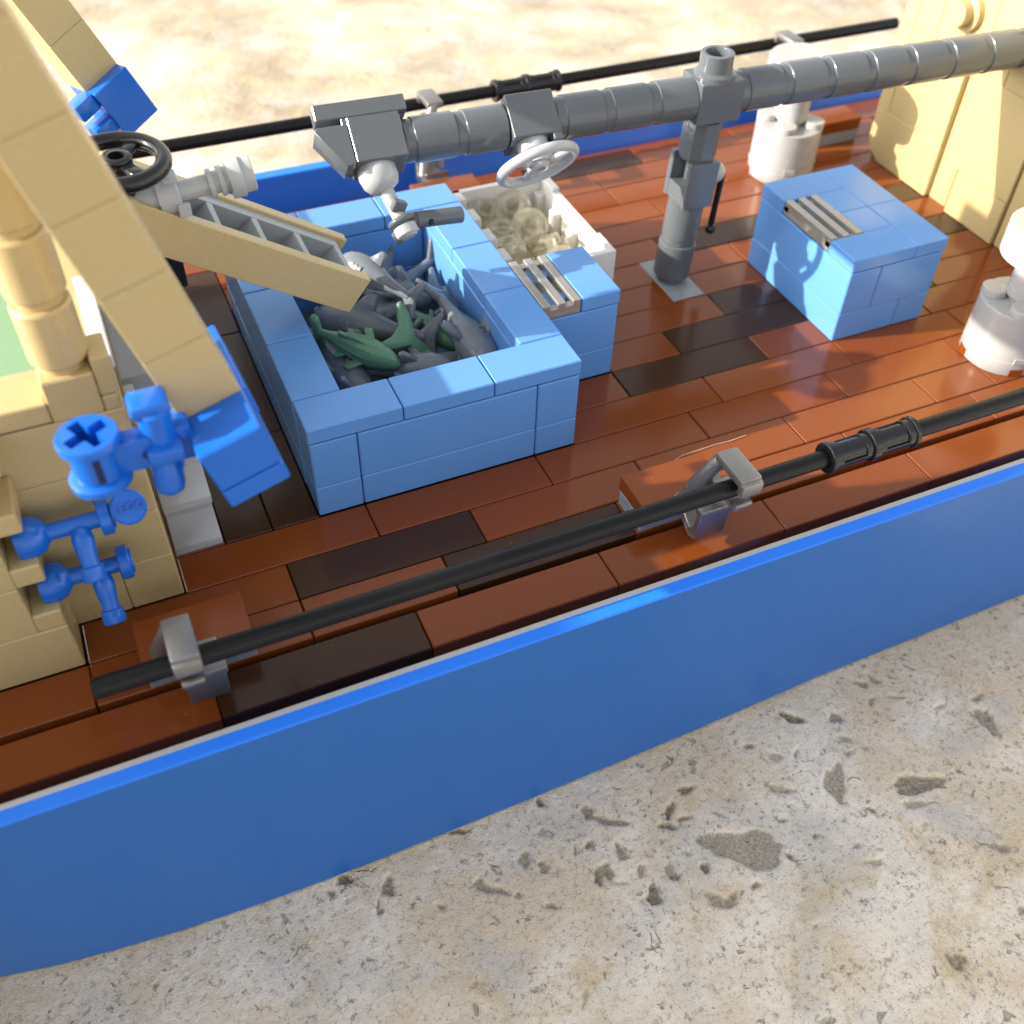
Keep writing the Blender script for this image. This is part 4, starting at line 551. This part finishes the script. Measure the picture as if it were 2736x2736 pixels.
# hook
hb = Vector((3.33, 4.92, 4.6)); he = Vector((3.56, 4.1, 3.83)); hd = (he - hb).normalized()
b = MB(); b.lathe([(.30, -.40), (.40, -.32), (.44, -.12), (.42, .08), (.33, .24), (.2, .30)], hb, hb + hd, 32); b.cyl(hb + hd * .1, he, .165, 24); b.cyl(he - hd * .02, he + hd * .22, .27, 30, .03); b.cyl(he + hd * .2, he + hd * .26, .2, 30, .02)
b.build('hook_bar', LGREY, crane, ang=40)
T = MB(); Fh = frame(he + hd * .26, he + hd)
b = MB(); hm = he - hd * .12
b.cyl(hm + Vector((.32, .0, -.03)), hm + Vector((1.42, -.02, -.12)), .185, 24, .03)
b.chain([hm + Vector((.05, .12, -.1)), hm + Vector((.25, .05, -.04)), hm + Vector((.45, 0, -.04))], [.12, .17, .18], 12)
for s, q in ((1, .34), (-1, -.36)):
    b.box(-.2, .12, -.09, .09, -.14, .14, .03, Matrix.Translation(hm + Vector((.02, .1, q)) - Vector((0, 0, .04))) @ Matrix.Rotation(R(25 * s), 4, 'Y'))
b.torus(hm, hd, .25, .075, 20, 10)
b.build('hook_handle', DGREY, crane, ang=40)
b = MB(); b.cyl(hm + Vector((.62, -.19, -.05)), hm + Vector((.62, -.10, -.05)), .075, 16, .005); b.build('handle_hole', BLACK, crane)
# lever on the mast
b = MB(); b.cyl((11.9, 5.0, 3.0), (12.2, 5.0, 3.0), .27, 28, .02); b.sphere((12.22, 5.0, 3.0), .27, 28); b.build('lever_base', LGREY, crane)
b = MB(); b.chain([(12.4, 4.9, 2.95), (12.4, 4.93, 2.5), (12.37, 4.96, 1.5)], [.085, .085, .085], 12); b.sphere((12.37, 4.96, 1.36), .145, 18); b.build('lever', BLACK, crane, ang=50)

# ------------------------------------------------------------------ bollards
def bollard(x, y, label):
    t = thing('bollard', label, 'bollard', (x, y, 0), 'white bollards on the deck')
    b = MB()
    b.lathe([(.99, 0), (1.0, .015), (1.0, .38), (.985, .40)], (x, y, 0), n=56); b.lathe([(.985, .405), (1.0, .42), (1.0, 1.58), (.975, 1.605)], (x, y, 0), n=56)
    b.build('drum', BOLL, t)
    for sx in (-.5, .5):
        for sy in (-.5, .5): MB().cyl((x + sx, y + sy, 1.6), (x + sx, y + sy, 1.8), .31, 28, .02).build('stud', BOLL, t)
    b = MB(); b.lathe([(.36, 1.6), (.4, 1.68), (.47, 1.76), (.48, 1.8), (.48, 2.78)], (x, y, 0), n=36); b.build('neck', BOLL, t)
    b = MB(); b.lathe([(.97, 2.8), (.99, 2.82), (.99, 3.17), (.98, 3.185)], (x, y, 0), n=56); b.lathe([(.98, 3.195), (1, 3.21), (1, 3.56), (.975, 3.59)], (x, y, 0), n=56); b.build('cap_disc', BOLL, t)
    # slots cut in the rims show as small raised keys
    for a in (-1.95, -.4, 1.2, 2.75):
        Mk = Matrix.Translation((x, y, 0)) @ Matrix.Rotation(a, 4, 'Z')
        MB().box(.9, 1.012, -.17, .17, .36, .52, .01, Mk).build('key', BOLL, t); MB().box(.88, 1.006, -.15, .15, 3.1, 3.26, .01, Mk).build('key', BOLL, t)
    for a in (-1.95, -.4, 1.2, 2.75):
        MB().box(.86, 1.006, -.17, .17, .0, .2, .005, Matrix.Translation((x, y, 0)) @ Matrix.Rotation(a, 4, 'Z')).build('foot_slot', BROWN, t)
bollard(17.62, -1.0, 'white bollard at the near right edge, by the near rail')
bollard(17.62, 9.0, 'white bollard behind the crane boom near the far rail')

# ------------------------------------------------------------------ side rails, their clips and raised tiles
def rail(x0, x1, y, z, xc, label):
    t = thing('side_rail', label, 'rail', (x0, y, z), 'black side rails')
    r = .18
    b = MB(); b.tube((x0, y, z), (x1, y, z), r, r * .6, 24, bev=.01); b.build('tube', RBLACK, t)
    b = MB()
    for a, c in ((xc - 1.06, xc - .14), (xc + .14, xc + 1.06)):
        n = 8
        for k in range(n):      # slotted sleeve: four staves either side of the middle ring
            if k % 2: continue
            M_ = Matrix.Translation((0, y, z)) @ Matrix.Rotation(k * 2 * math.pi / n + .25, 4, 'X')
            t_ = bmesh.new(); V = []
            for xx in (a, c):
                for rr in (.19, .28):
                    for q in range(5): an = (q - 2) * .16; V.append(t_.verts.new((xx, rr * math.sin(an), rr * math.cos(an))))
            def I(i, j, q): return V[i * 10 + j * 5 + q]
            for q in range(4):
                t_.faces.new((I(0, 1, q), I(0, 1, q + 1), I(1, 1, q + 1), I(1, 1, q))); t_.faces.new((I(0, 0, q), I(0, 0, q + 1), I(1, 0, q + 1), I(1, 0, q)))
                for i in (0, 1): t_.faces.new((I(i, 0, q), I(i, 0, q + 1), I(i, 1, q + 1), I(i, 1, q)))
            for q in (0, 4): t_.faces.new((I(0, 0, q), I(0, 1, q), I(1, 1, q), I(1, 0, q)))
            bmesh.ops.recalc_face_normals(t_, faces=t_.faces); b.add(t_, M_)
    b.tube((xc - 1.0, y, z), (xc + 1.0, y, z), .245, .17, 24)
    b.tube((xc - 1.08, y, z), (xc - .96, y, z), .325, .2, 28); b.tube((xc + .96, y, z), (xc + 1.08, y, z), .325, .2, 28); b.tube((xc - .09, y, z), (xc + .09, y, z), .335, .2, 28)
    b.tube((xc - .97, y, z), (xc - .8, y, z), .29, .2, 28); b.tube((xc + .8, y, z), (xc + .97, y, z), .29, .2, 28); b.tube((xc - .25, y, z), (xc + .25, y, z), .28, .2, 28)
    b.build('connector', BLACK, t, ang=40)
RY, RZ = -4.2, 2.02
rail(-4.72, 24, RY, RZ, 10.4, 'black tube rail along the near blue side of the hull')
rail(-6, 24.2, 12.62, 2.34, 10.4, 'black tube rail along the far blue side of the hull')
def clip(x, s=1, y=0, label='', dx=0, rz=RZ, ry=RY, yc=None):
    """silver clip hung on the outer edge of a raised tile; s=-1 mirrors it for the far side"""
    t = thing('rail_clip', label, 'clip', (x, y, .4), 'silver clips holding the rails')
    def Y(v): return v if s == 1 else 8 - v
    b = MB()
    def bx(x0, x1, y0, y1, z0, z1, bev=.035, M=None):
        ya, yb = sorted((Y(y0), Y(y1))); b.box(x + x0, x + x1, ya, yb, z0, z1, bev, M, seg=2)
    bx(-.33, .33, -3.2, -2.95, .42, .82)                         # tongue into the plate
    tb = [(-4.02, 1.28), (-3.93, .42), (-3.72, .36), (-3.05, .70), (-3.05, 1.0), (-3.70, .60), (-3.80, .66), (-3.86, 1.28)]
    b.prism([(Y(a), c) for a, c in tb], x - .35, x + .35, 'x', .02)
    bx(-.4, .4, -4.05, -3.84, 1.16, 1.34, .03)
    b.build('foot', SILVER, t, ang=40)
    b = MB()
    x += dx; dz = rz - 2.02; dy = ry + 4.2 if s == 1 else 0
    b.chain([(x - .34 - dx * .3, Y(-3.25), .85), (x - .2, Y(-3.42), 1.5), (x + .08, Y(-3.62), 2.2 + dz), (x + .2, Y(-3.7), 2.38 + dz)], [.17, .16, .15, .13], 12)
    b.chain([(x + .2, Y(-3.3), 1.0), (x + .2, Y(-3.5), 1.66 + dz)], [.12, .11], 10)
    bx(-.02, .46, -4.52, -3.6, 2.28 + dz, 2.48 + dz, .05)
    bx(-.02, .46, -4.62, -4.42, 2.1 + dz, 2.42 + dz, .06)
    bx(.02, .42, -4.5, -4.36, 1.66 + dz, 1.8 + dz, .05); bx(.02, .42, -4.45, -3.6, 1.58 + dz, 1.70 + dz, .04)
    b.build('jaw', SILVER, t, ang=40)
def raised(x0, x1, y0, y1, label):
    t = thing('raised_tile', label, 'tile', ((x0 + x1) / 2, (y0 + y1) / 2, 0), 'raised brown tiles carrying the clips')
    blk('grey_plate', LGREY2, t, (x0 + .02, x1 - .02, y0 + .02, y1 - .02, .004, .40)); blk('brown_tile', BROWN, t, (x0 + .01, x1 - .01, y0 - .0, y1, .41, .8))
    return t
raised(6.02, 8.0, -3.02, -2.02, 'raised brown tile with dust hair nearby, under near rail')
raised(-4.05, -2.05, -3.02, -2.02, 'raised brown tile beside the tan cabin corner, under near rail')
raised(6.0, 7.98, 10.02, 11.0, 'raised brown tile by the far rail, behind tank and crate')
raised(19.55, 21.2, 9.8, 10.75, 'raised brown tile by the far rail, beside far bollard')
clip(7.1, 1, -3.6, 'silver clip in the middle of the near rail')
clip(-3.06, 1, -3.6, 'silver clip beside the left end of the near rail', dx=-.40)
clip(6.9, -1, 11.6, 'silver clip on the far rail behind the boom end', rz=2.34)
clip(19.2, -1, 11.6, 'silver clip on the far rail behind the far bollard', rz=2.34)
# a dust hair lies on the deck
b = MB(); b.chain([(7.8, -1.38, .012), (8.1, -1.3, .03), (8.5, -1.3, .04), (9.0, -1.26, .015), (9.3, -1.3, .03), (9.8, -1.27, .03)], [.008] * 6, 6)
tag(b.build('dust_hair', mat('pale_fluff', (.6, .5, .4), .8, bump=0)), 'pale fine dust hair lying on the brown deck planks by the clip', 'hair')

# ------------------------------------------------------------------ tan cabin at the left
cab = thing('cabin', 'tan brick cabin with stepped corner and round column at left edge', 'cabin', (-6, 2, 0))
for i, z in enumerate((0, 1.2, 2.4, 3.6)):
    lo, hi = z + .004, z + 1.196
    if i == 0: blk('front_brick', TAN, cab, (-14, -6.7, -2, -1, lo, hi), (-6.69, -5.04, -2, -1, lo, hi))
    else:
        blk('front_brick', TAN, cab, (-14, -5.52, -2, -1, lo, hi)); blk('corner_lip', TAN, cab, (-5.53, -5.05, -1.99, -1.02, lo, lo + .42), bev=.03)
    blk('inner_brick', TAN, cab, (-14, -4.01, -1, 0, lo, hi), (-4.0, -3.03, -1, 0, lo, hi)) if i % 2 == 0 else blk('inner_brick', TAN, cab, (-14, -3.03, -1, 0, lo, hi))
    blk('side_brick', TANY, cab, (-4.02, -3.035, .01, 10, lo, hi))
blk('wall_cap', TAN, cab, (-14, -5.0, -2.0, -1.02, 4.81, 4.95))
blk('top_tile', TAN, cab, (-14, -4.14, -1.01, -.02, 4.84, 5.22)); blk('floor_panel', SGREEN, cab, (-14, -4.2, 0.0, 8, 4.5, 4.82))
blk('column_block', TAN, cab, (-4.13, -3.33, -1.0, -.18, 4.8, 5.6), bev=.03)
blk('corner_step', TANY, cab, (-3.32, -3.03, -.98, -.3, 5.1, 5.84), (-3.32, -3.06, -.99, -.02, 4.8, 5.09))
z = 5.6
for i in range(4):
    b = MB(); b.lathe([(.36, 0), (.36, .14), (.44, .17), (.455, .2), (.455, 1.15), (.42, 1.195)], (-3.73, -.55, z), n=48)
    b.build('column_section', TAN, cab, ang=20); z += 1.2
blk('roof_beam', TAN, cab, (-4.9, -3.5, -1.3, 10.2, 10.62, 11.7), bev=.03)
blk('white_strip', WHITE, cab, (-3.3, -2.99, -.0, 2.6, 4.86, 5.14))
blk('walkway', LGREY2, cab, (-2.985, -2.0, .5, 3.4, 3.9, 4.2), (-2.985, -2.0, .5, 3.4, 4.2, 4.24), bev=.01)
for z in (0, 1.2, 2.4):    # louvred grey bricks under the walkway
    b = MB(); b.prism([(.02, z + .01), (.02, z + .2), (.52, z + .62), (.56, z + 1.195), (1.0, z + 1.195), (1.0, z + .01)], -2.97, -2.03, 'x', .012)
    b.build('louvre', LGREY, cab)
b = MB(); b.box(-2.99, -2.82, .0, .3, 3.6, 4.25, .01); b.build('louvre', LGREY, cab)
# no cabin storey here; the added block beyond the frame shades the near ground
# blue taps
def tap(x, y, z, label):
    t = thing('blue_tap', label, 'tap', (x, y, z), 'blue taps on the cabin corner')
    b = MB(); b.lathe([(.34, -.28), (.36, -.2), (.36, -.02), (.30, .12), (.2, .2), (.15, .24), (.15, 1.08)], (x, y, z), (x + 1, y - .02, z + .02), 26); b.build('body', BLUE, t, ang=45)
    b = MB(); b.cyl((x + 1.06, y - .02, z + .02), (x + 1.26, y - .02, z + .02), .31, 28, .02); b.cyl((x + 1.25, y - .02, z + .02), (x + 1.30, y - .02, z + .02), .22, 28, .01); b.build('cap', BLUE, t)
    b = MB(); p = Vector((x + .72, y - .1, z + .02)); d = Vector((.0, -.62, -.78)).normalized()
    b.lathe([(.06, -.05), (.15, .03), (.19, .22), (.17, .42), (.145, .6), (.15, .68), (.2, .70), (.2, .92), (.19, .94), (.11, .94), (.10, .8)], p, p + d, 24); b.build('spout', BLUE, t, ang=40)
tap(-5.02, -1.5, 3.02, 'upper blue tap on the tan cabin corner, under the pulley')
tap(-4.98, -1.5, 1.84, 'lower blue tap on the tan cabin corner, above the deck')
# round stud with raised letters hanging above the taps
def rtile():
    t = thing('round_stud', 'small round blue stud with raised letters behind the upper tap', 'stud', (-3.5, -1.6, 3.35))
    ax = Vector((.15, -.76, .63)).normalized(); c = Vector((-3.44, -1.72, 3.30))
    b = MB(); b.cyl(c - ax * .22, c, .30, 36, .03); b.build('disc', BLUE, t)
    cu = bpy.data.curves.new('lettering', 'FONT'); cu.body = 'LEGO'; cu.size = .21; cu.extrude = .03; cu.offset = .004; cu.align_x = 'CENTER'; cu.align_y = 'CENTER'; cu.resolution_u = 3
    o = bpy.data.objects.new('lettering', cu); COL.objects.link(o)
    dg = bpy.context.evaluated_depsgraph_get(); me = bpy.data.meshes.new_from_object(o.evaluated_get(dg)); bpy.data.objects.remove(o)
    me.materials.clear(); me.materials.append(BLUE); q = bpy.data.objects.new('lettering', me); COL.objects.link(q)
    u = Vector((1, 0, 0)); u = (u - ax * u.dot(ax)).normalized(); v = ax.cross(u)
    m = Matrix((u, v, ax)).transposed().to_4x4(); m.translation = c + ax * .01
    q.parent = t; q.matrix_parent_inverse = world_of(t).inverted() @ m
rtile()

# ------------------------------------------------------------------ davit arms
def basis(o, u, wv):
    u = Vector(u).normalized(); wv = Vector(wv); wv = (wv - u * wv.dot(u)).normalized(); v = wv.cross(u)   # right, depth, up
    m = Matrix((u, v, wv)).transposed().to_4x4(); m.translation = Vector(o); return m
arm = thing('davit_arm', 'near tan davit arm crossing the left side, blue foot below', 'davit arm', (-1.8, -2.2, 4.6), 'tan davit arms')
A = basis((-2.27, -2.5, 5.46), (.963, .05, .262), (-.228, 0, .974))
for k in range(7): blk_ = MB().box(0, 1, 0, .98, 1.2 * k + .002, 1.2 * k + 1.198, .014, A, 1); blk_.build('arm_brick', TAN, arm)
b = MB(); b.box(-.0, 1.02, -.95, .9, -.8, .02, .03, A); b.build('foot_block', BLUE, arm)
b = MB(); b.box(-.0, 1.02, -.97, .9, -1.17, -.81, .03, A); b.build('foot_plate', BLUE, arm)
b = MB(); b.box(.78, 1.06, .4, 2.3, -.9, -.3, .03, A); b.build('foot_plate', BLUE, arm)
# clip hinge and pulley hung on the near arm
pul = thing('blue_pulley', 'bright blue flanged pulley with cross-shaped hole beside the near arm', 'pulley', (-3.6, -2.8, 5))
pc = Vector((-3.60, -2.8, 4.98)); pa = Vector((0, 0, 1))
b = MB(); b.lathe([(.40, 0), (.45, .03), (.45, .14), (.41, .17), (.345, .19), (.345, .73), (.41, .76), (.45, .79), (.45, .9), (.43, .93)], pc, pc + pa, 44, cap0=False, cap1=False)
t_ = bmesh.new(); co = [t_.verts.new((.43 * math.cos(2 * math.pi * i / 44), .43 * math.sin(2 * math.pi * i / 44), .93)) for i in range(44)]
q_, h_ = .10, .33; cr = [(h_, -q_), (h_, q_), (q_, q_), (q_, h_), (-q_, h_), (-q_, q_), (-h_, q_), (-h_, -q_), (-q_, -q_), (-q_, -h_), (q_, -h_), (q_, -q_)]
Rz = Matrix.Rotation(R(30), 4, 'Z')
ct = [t_.verts.new(Rz @ Vector((a, c, .93))) for a, c in cr]; cb = [t_.verts.new(Rz @ Vector((a, c, .2))) for a, c in cr]
es = [t_.edges.new((co[i], co[(i + 1) % 44])) for i in range(44)] + [t_.edges.new((ct[i], ct[(i + 1) % 12])) for i in range(12)]
bmesh.ops.triangle_fill(t_, edges=es, use_beauty=True)
for i in range(12): t_.faces.new((ct[i], cb[i], cb[(i + 1) % 12], ct[(i + 1) % 12]))
bmesh.ops.recalc_face_normals(t_, faces=t_.faces)
b.add(t_, Matrix.Translation(pc)); bmesh.ops.remove_doubles(b.bm, verts=b.bm.verts, dist=.0008); b.build('drum', BLUE, pul, ang=35)
b = MB(); b.box(-.05, .05, -.02, .02, -.22, .22, 0, Matrix.Translation(pc + Vector((.02, -.342, .46)))); b.build('slot', mat('dark_blue_slot', (.004, .01, .09), .5, bump=0), pul)
b = MB(); b.box(.22, .92, -.17, .17, -.34, .24, .05, Matrix.Translation(pc + pa * .48), 2); b.build('link', BLUE, pul, ang=40)
b = MB(); b.cyl(pc + Vector((.72, -.18, .42)), pc + Vector((.72, -.165, .42)), .07, 14, 0.002); b.build('slot', bpy.data.materials['dark_blue_slot'], pul)
b = MB(); b.cyl(pc + Vector((.96, .0, -.1)), pc + Vector((.96, .0, 1.12)), .24, 30, .05); b.build('hinge_pin', BLUE, pul)
b = MB(); b.box(-.28, .30, -.26, .24, -.12, .14, .09, Matrix.Translation(pc + Vector((.92, .1, 1.12))), 2); b.build('hinge_cap', BLUE, pul, ang=40)
b = MB(); b.box(-.22, .34, -.34, .22, -.14, .14, .08, Matrix.Translation(pc + Vector((.92, -.02, .40))), 2); b.build('hinge_clip', BLUE, pul, ang=40)
b = MB(); b.box(.0, .42, -.1, .4, -.36, .3, .06, Matrix.Translation(pc + Vector((1.0, .06, .36))), 2); b.box(.0, .42, -.1, .5, -.2, .15, .06, Matrix.Translation(pc + Vector((1.0, .1, .95))), 2) if False else None; b.build('hinge_plate', BLUE, pul, ang=40)
q0 = pc + Vector((.95, -.02, .30)); q1 = pc + Vector((.90, -.22, -.38))
b = MB(); L = (q1 - q0).length; b.lathe([(.22, 0), (.23, .02), (.23, L - .16), (.20, L - .05), (.13, L), (.075, L), (.07, L - .12)], q0, q1, 30, cap1=True); b.build('nozzle', BLUE, pul, ang=40)
arm2 = thing('davit_arm', 'far tan davit arm at the top left with a square blue foot', 'davit arm', (-1.8, 10, 5), 'tan davit arms')
A2 = basis((-1.98, 9.95, 5.22), (.84, .38, .38), (-.38, 0, .92))
for k in range(5): MB().box(0, 1, 0, .98, 1.2 * k + .002, 1.2 * k + 1.198, .012, A2, 1).build('arm_brick', TAN, arm2)
b = MB(); b.box(0, 1.0, -.42, .9, -1.2, .02, .02, A2); b.build('foot_block', BLUE, arm2)
MB().box(-.55, .0, -.3, .2, -.35, .05, .05, A2, 2).build('hinge_clip', BLUE, arm2, ang=40); MB().box(-.5, .05, -.35, .3, -.95, -.6, .06, A2, 2).build('hinge_clip', BLUE, arm2, ang=40); MB().torus(A2 @ Vector((-.45, -.35, -1.0)), A2.to_3x3() @ Vector((0, 1, 0)), .2, .07).build('hinge_ring', BLUE, arm2, ang=40)

# ------------------------------------------------------------------ chute into the tank
ch = thing('fish_chute', 'tan chute with light grey ribbed bed sloping into the blue tank', 'chute', (0, 4, 3))
E = Vector((.845, 0, -.535)); N = Vector((.535, 0, .845))
CM = Matrix((E, Vector((0, 1, 0)), N)).transposed().to_4x4(); CM.translation = Vector((2.41, 3, 3.40))
for y in (0, 1.68): b = MB(); b.prism([(-5.4, 0), (0, 0), (-.1, -.87), (-.3, -.88), (-5.4, -.88)], y, y + .3, 'y', .02, CM); b.build('side_board', TAN, ch)
b = MB(); b.box(-5.2, -.32, .3, 1.68, -.82, -.62, .01, CM); b.build('bed', LGREY2, ch)
for k in range(6):
    s = -.30 - k * .98
    b = MB(); b.prism([(s - .0, -.08), (s - .14, -.08), (s - .34, -.64), (s - .0, -.64)], .3, 1.68, 'y', .01, CM); b.build('rib', LGREY2, ch)
b = MB(); b.box(-5.2, -.30, 1.34, 1.67, -.65, -.07, .01, CM); b.build('ledge', LGREY2, ch)

# ------------------------------------------------------------------ winch: black steering wheel and grey spindle
wn = thing('winch', 'light grey ringed spindle under a glossy black steering wheel', 'winch', (-1.9, 3.4, 5.4))
a0 = Vector((-2.4, 3.4, 5.84)); ad = Vector((1, -.02, .095)).normalized()
b = MB(); b.lathe([(.25, 0), (.25, .95), (.34, .96), (.36, .98), (.36, 1.34), (.34, 1.36), (.19, 1.37), (.19, 1.92), (.27, 1.93), (.27, 2.02), (.21, 2.03), (.21, 2.12), (.28, 2.13), (.28, 2.22), (.24, 2.23), (.24, 2.3), (.37, 2.31), (.38, 2.33), (.38, 2.55), (.37, 2.56), (.33, 2.57), (.33, 2.76), (.31, 2.78)], a0, a0 + ad, 40)
b.build('spindle', LGREY, wn)
b = MB(); p = a0 + ad * 1.3; b.box(-.04, .18, -.42, -.3, -.3, -.05, .02, Matrix.Translation(p)); b.build('lug', LGREY, wn); MB().box(-.2, .08, -.2, .2, .28, .38, .02, Matrix.Translation(p)).build('lug', LGREY, wn)
handwheel(Vector((-1.97, 3.4, 6.72)), (.03, -.05, 1), .80, .15, BLACK, 'steering_wheel', wn, 3, 1.0, .27)
b = MB(); b.cyl((-1.97, 3.4, 5.7), (-1.97, 3.4, 6.7), .2, 24); b.build('post', BLACK, wn)
sup = MB(); sup.box(-1.95, -1.29, 3.02, 4.9, 4.15, 5.5, .03); tag(sup.build('chute_support', BLACK), 'glossy black block under the upper end of the chute', 'block')

# ------------------------------------------------------------------ tan deckhouse at the right
dh = thing('deckhouse', 'tan deckhouse with flat panels and round knobs at the right edge', 'deckhouse', (22, 5, 0))
X = 20.9
def pan(y0, y1, z0, z1, x0=X, x1=X + .4, name='wall_panel', m=TANY): return blk(name, m, dh, (x0, x1, y0 + .006, y1 - .006, z0 + .006, z1 - .006), bev=.02)
b = MB(); b.prism([(6.02, 0), (8.9, .35), (8.98, .5), (9.0, 4.0), (6.02, 4.0)] if False else [(6.02, .0), (8.35, .0), (8.9, .35), (8.98, .6), (8.98, 1.6), (6.02, 1.6)], X, X + .36, 'x', .03); b.build('wall_panel', TANY, dh)
pan(6.02, 8.45, 1.6, 4.2); pan(8.45, 8.98, 1.6, 4.2)
pan(3.1, 5.1, 0, 1.3); pan(3.1, 5.45, 1.3, 4.0, X + .02)
b = MB(); b.box(X + .2, X + 3, 5.3, 6.1, 0, 4.0, .01); b.box(X + .36, X + 3, 3, 9, 0, 4.0, .01); b.build('inner_wall', TANY, dh)
pan(4.6, 5.6, 4.0, 6.4); pan(5.6, 7.5, 4.2, 6.8); pan(7.5, 8.45, 4.2, 7.6); pan(8.45, 8.98, 4.2, 7.6)
pan(-3, 4.6, 4.0, 5.6, X, X + .4)
b = MB(); b.box(X + .35, X + 3.5, -3, 9, 4.0, 8.0, .01); b.build('inner_wall', TANY, dh)
blk('window_frame', TANY, dh, (X + .1, X + .3, 2.0, 3.05, 0, 2.6)); blk('inner_wall', TAN, dh, (X + .3, X + 3, -1.5, 3.08, 0, 4.0))
b = MB(); b.lathe([(.52, 0), (.5, .18), (.40, .2), (.34, .22), (.34, .5), (.32, .52)], (X, 6.55, 5.28), (X - 1, 6.55, 5.28), 36); b.build('knob', TANY, dh)
